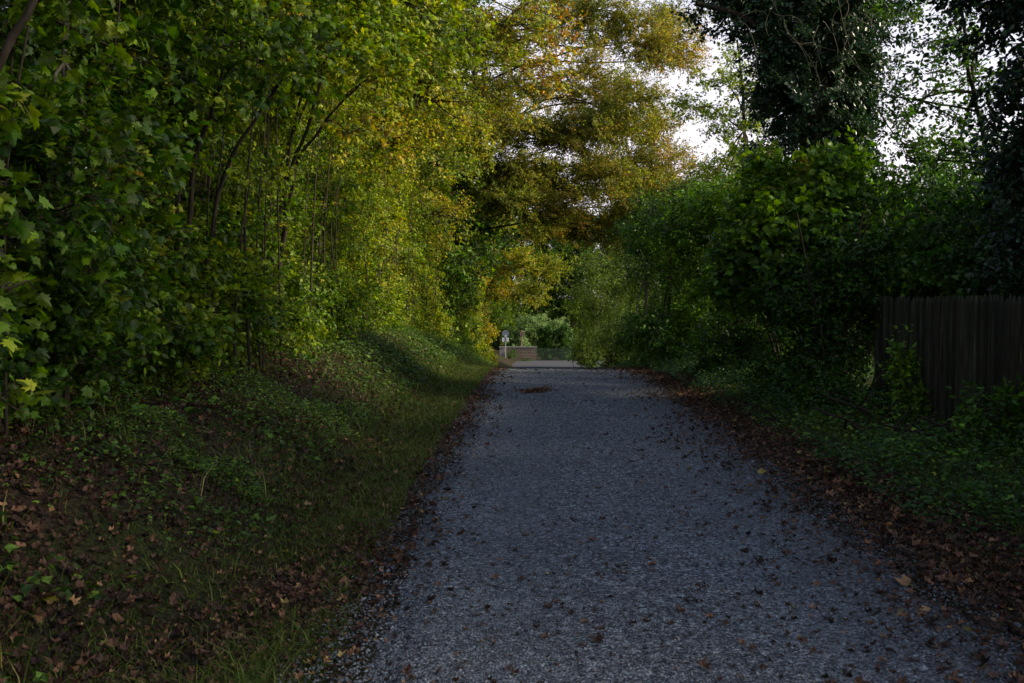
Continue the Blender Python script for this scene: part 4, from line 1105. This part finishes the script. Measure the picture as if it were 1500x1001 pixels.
# wire panel fence
xa, xb = at(787, 520, 85).x, at(842, 520, 85).x
s = thing('wire_fence', 'low green wire mesh fence right of the brick wall', 'fence', ((xa + xb) / 2, 85, ZR - .1))
mb = MB()
for x in np.arange(xa, xb, .07):
    cyl(mb, (x, 85, ZR), (x, 85, ZR + 1.0), .006, 4)
for z in np.arange(.05, 1.01, .19):
    cyl(mb, (xa, 85, ZR + z), (xb, 85, ZR + z), .008, 4)
mb.build('mesh_panel', MAT['greenwire'], s, origin=((xa + xb) / 2, 85, ZR))
for x in np.linspace(xa, xb, 3):
    mb = MB(); box(mb, (x, 85.04, ZR + .5), (.06, .06, 1.16)); mb.build('post', MAT['greenwire'], s, origin=(x, 85.04, ZR))


# ------------------------------------------------------------------ wooden fence on the right
FX = 4.75
fy0, fy1 = 3.4, 14.0
f = thing('wooden_fence', 'weathered brown fence of upright pointed slats on the right', 'fence', (FX, (fy0 + fy1) / 2, .05))
mb = MB()
y = fy0
TOP = 1.62
while y < fy1:
    wv = .031 + rng.uniform(-.003, .003)
    h0 = gz(FX, y) + .02 + rng.uniform(-.02, .02); h1 = TOP + rng.uniform(-.018, .018)
    dx = rng.normal() * .006; tl = rng.normal() * .006
    # half-round slat with a pointed head
    prof = [(-.5, 0), (-.35, -.35), (0, -.5), (.35, -.35), (.5, 0)]
    k = len(prof)
    v = []
    for z, sc_, yo in ((h0, 1, 0), (h1 - .07, 1, tl), (h1 - .02, .55, tl), (h1, .12, tl)):
        for (py_, px_) in prof:
            v.append((FX + dx + px_ * .05 * sc_, y + yo + py_ * wv * 2 * sc_, z))
    fcs = []
    for r_ in range(3):
        for q in range(k - 1):
            fcs.append([r_ * k + q, r_ * k + q + 1, (r_ + 1) * k + q + 1, (r_ + 1) * k + q])
        fcs.append([r_ * k + k - 1, r_ * k, (r_ + 1) * k, (r_ + 1) * k + k - 1])
    mb.add(v, fcs, 0)
    y += .070 + rng.uniform(-.003, .003)
mb.build('slat_panel', MAT['wood'], f, origin=(FX, (fy0 + fy1) / 2, .05))
for z in (.42, 1.28):
    mb = MB(); box(mb, (FX + .035, (fy0 + fy1) / 2, z), (.05, fy1 - fy0, .09)); mb.build('rail', MAT['wood'], f, origin=(FX + .035, (fy0 + fy1) / 2, z))
for y in (fy0 + .2, 6.0, 8.6, 11.2, fy1 - .08):
    mb = MB(); box(mb, (FX + .11, y, .78), (.10, .10, 1.7)); mb.build('post', MAT['wood'], f, origin=(FX + .11, y, 0))

# brambles in front of the fence
for (x, y, blobs, lab, tn) in [
    (4.3, 12.2, [(1330, 570, 12.2, .22, .30), (1320, 520, 12.2, .15, .25), (1345, 620, 12, .35, .22), (1290, 640, 12, .4, .2)], 'thin nettle like stems standing against the left end of the fence', .45),
    (4.2, 9.6, [(1470, 650, 9.6, .35, .25), (1440, 600, 9.6, .22, .22), (1500, 600, 9.4, .25, .18), (1400, 690, 9.8, .4, .16)], 'bramble with pale glossy leaves against the right part of the fence', .35),
    (3.9, 11.0, [(1290, 690, 10.6, .45, .14), (1370, 680, 10.4, .4, .2), (1240, 660, 11.6, .4, .14)], 'low bramble mat on the verge in front of the fence', .3)]:
    x = float(np.mean([P(q[0], q[1], q[2])[0] for q in blobs])); y = float(np.mean([q[2] for q in blobs])); bb = [x, y, gz(x, y) - .02]
    mass('bramble', lab, 'bramble', bb, [dict(c=P(px, py, Y), rad=(rx, rx * 1.2, rz)) for (px, py, Y, rx, rz) in blobs],
         'shade', height=.35, ns=4, branches=8, sprays=6, nleaf=8, kind='oval', size=.07, tint=tn, spray_len=.22, limb=.006, broot=.005, group=None)


# ------------------------------------------------------------------ light
w = bpy.data.worlds.new('World'); SC.world = w
w.use_nodes = True
nt = w.node_tree; nt.nodes.clear()
N = nt.nodes.new; L = nt.links.new
out = N('ShaderNodeOutputWorld'); bg = N('ShaderNodeBackground'); L(bg.outputs[0], out.inputs[0])
sky = N('ShaderNodeTexSky'); sky.sky_type = 'NISHITA'; sky.sun_disc = False
SUN_EL, SUN_AZ = 24.0, 96.0      # azimuth clockwise from +Y (down the path) towards +X
sky.sun_elevation = R(SUN_EL); sky.sun_rotation = R(SUN_AZ)
sky.air_density = 1.0; sky.dust_density = 1.0; sky.ozone_density = 1.5
# thin high cloud over the blue
tc = N('ShaderNodeTexCoord')
mp = N('ShaderNodeMapping'); mp.inputs['Scale'].default_value = (1, 1, 3.5); L(tc.outputs['Generated'], mp.inputs[0])
no = N('ShaderNodeTexNoise'); no.inputs['Scale'].default_value = 2.2; no.inputs['Detail'].default_value = 7; no.inputs['Roughness'].default_value = .55; L(mp.outputs[0], no.inputs['Vector'])
sx = N('ShaderNodeSeparateXYZ'); L(tc.outputs['Generated'], sx.inputs[0])
low = N('ShaderNodeMapRange'); low.inputs[1].default_value = 0; low.inputs[2].default_value = .6; low.inputs[3].default_value = 1.25; low.inputs[4].default_value = .10; L(sx.outputs[2], low.inputs[0])
cf = mathn(nt, 'MULTIPLY', low.outputs[0], mathn(nt, 'MULTIPLY_ADD', no.outputs['Fac'], .9, .45))
cf = mathn(nt, 'MINIMUM', cf, .93)
mx = N('ShaderNodeMix'); mx.data_type = 'RGBA'; L(cf, mx.inputs[0]); L(sky.outputs[0], mx.inputs[6])
mx.inputs[7].default_value = (5.3, 4.9, 5.35, 1)
L(mx.outputs[2], bg.inputs[0])
bg.inputs[1].default_value = .145

sl = bpy.data.lights.new('sun', 'SUN'); so = bpy.data.objects.new('sun', sl); COL.objects.link(so)
sl.energy = 4.8; sl.angle = R(11); sl.color = (1.0, .86, .62)
dirv = Vector((math.sin(R(SUN_AZ)) * math.cos(R(SUN_EL)), math.cos(R(SUN_AZ)) * math.cos(R(SUN_EL)), math.sin(R(SUN_EL))))
so.rotation_euler = dirv.to_track_quat('Z', 'Y').to_euler()
so.location = (20, 10, 20)

SC.view_settings.view_transform = 'Standard'
SC.view_settings.look = 'None'
SC.view_settings.exposure = 0.75
SC.view_settings.gamma = 1
SC.cycles.max_bounces = 6
SC.cycles.diffuse_bounces = 3
SC.cycles.glossy_bounces = 2
SC.cycles.transmission_bounces = 4
SC.cycles.use_denoising = True
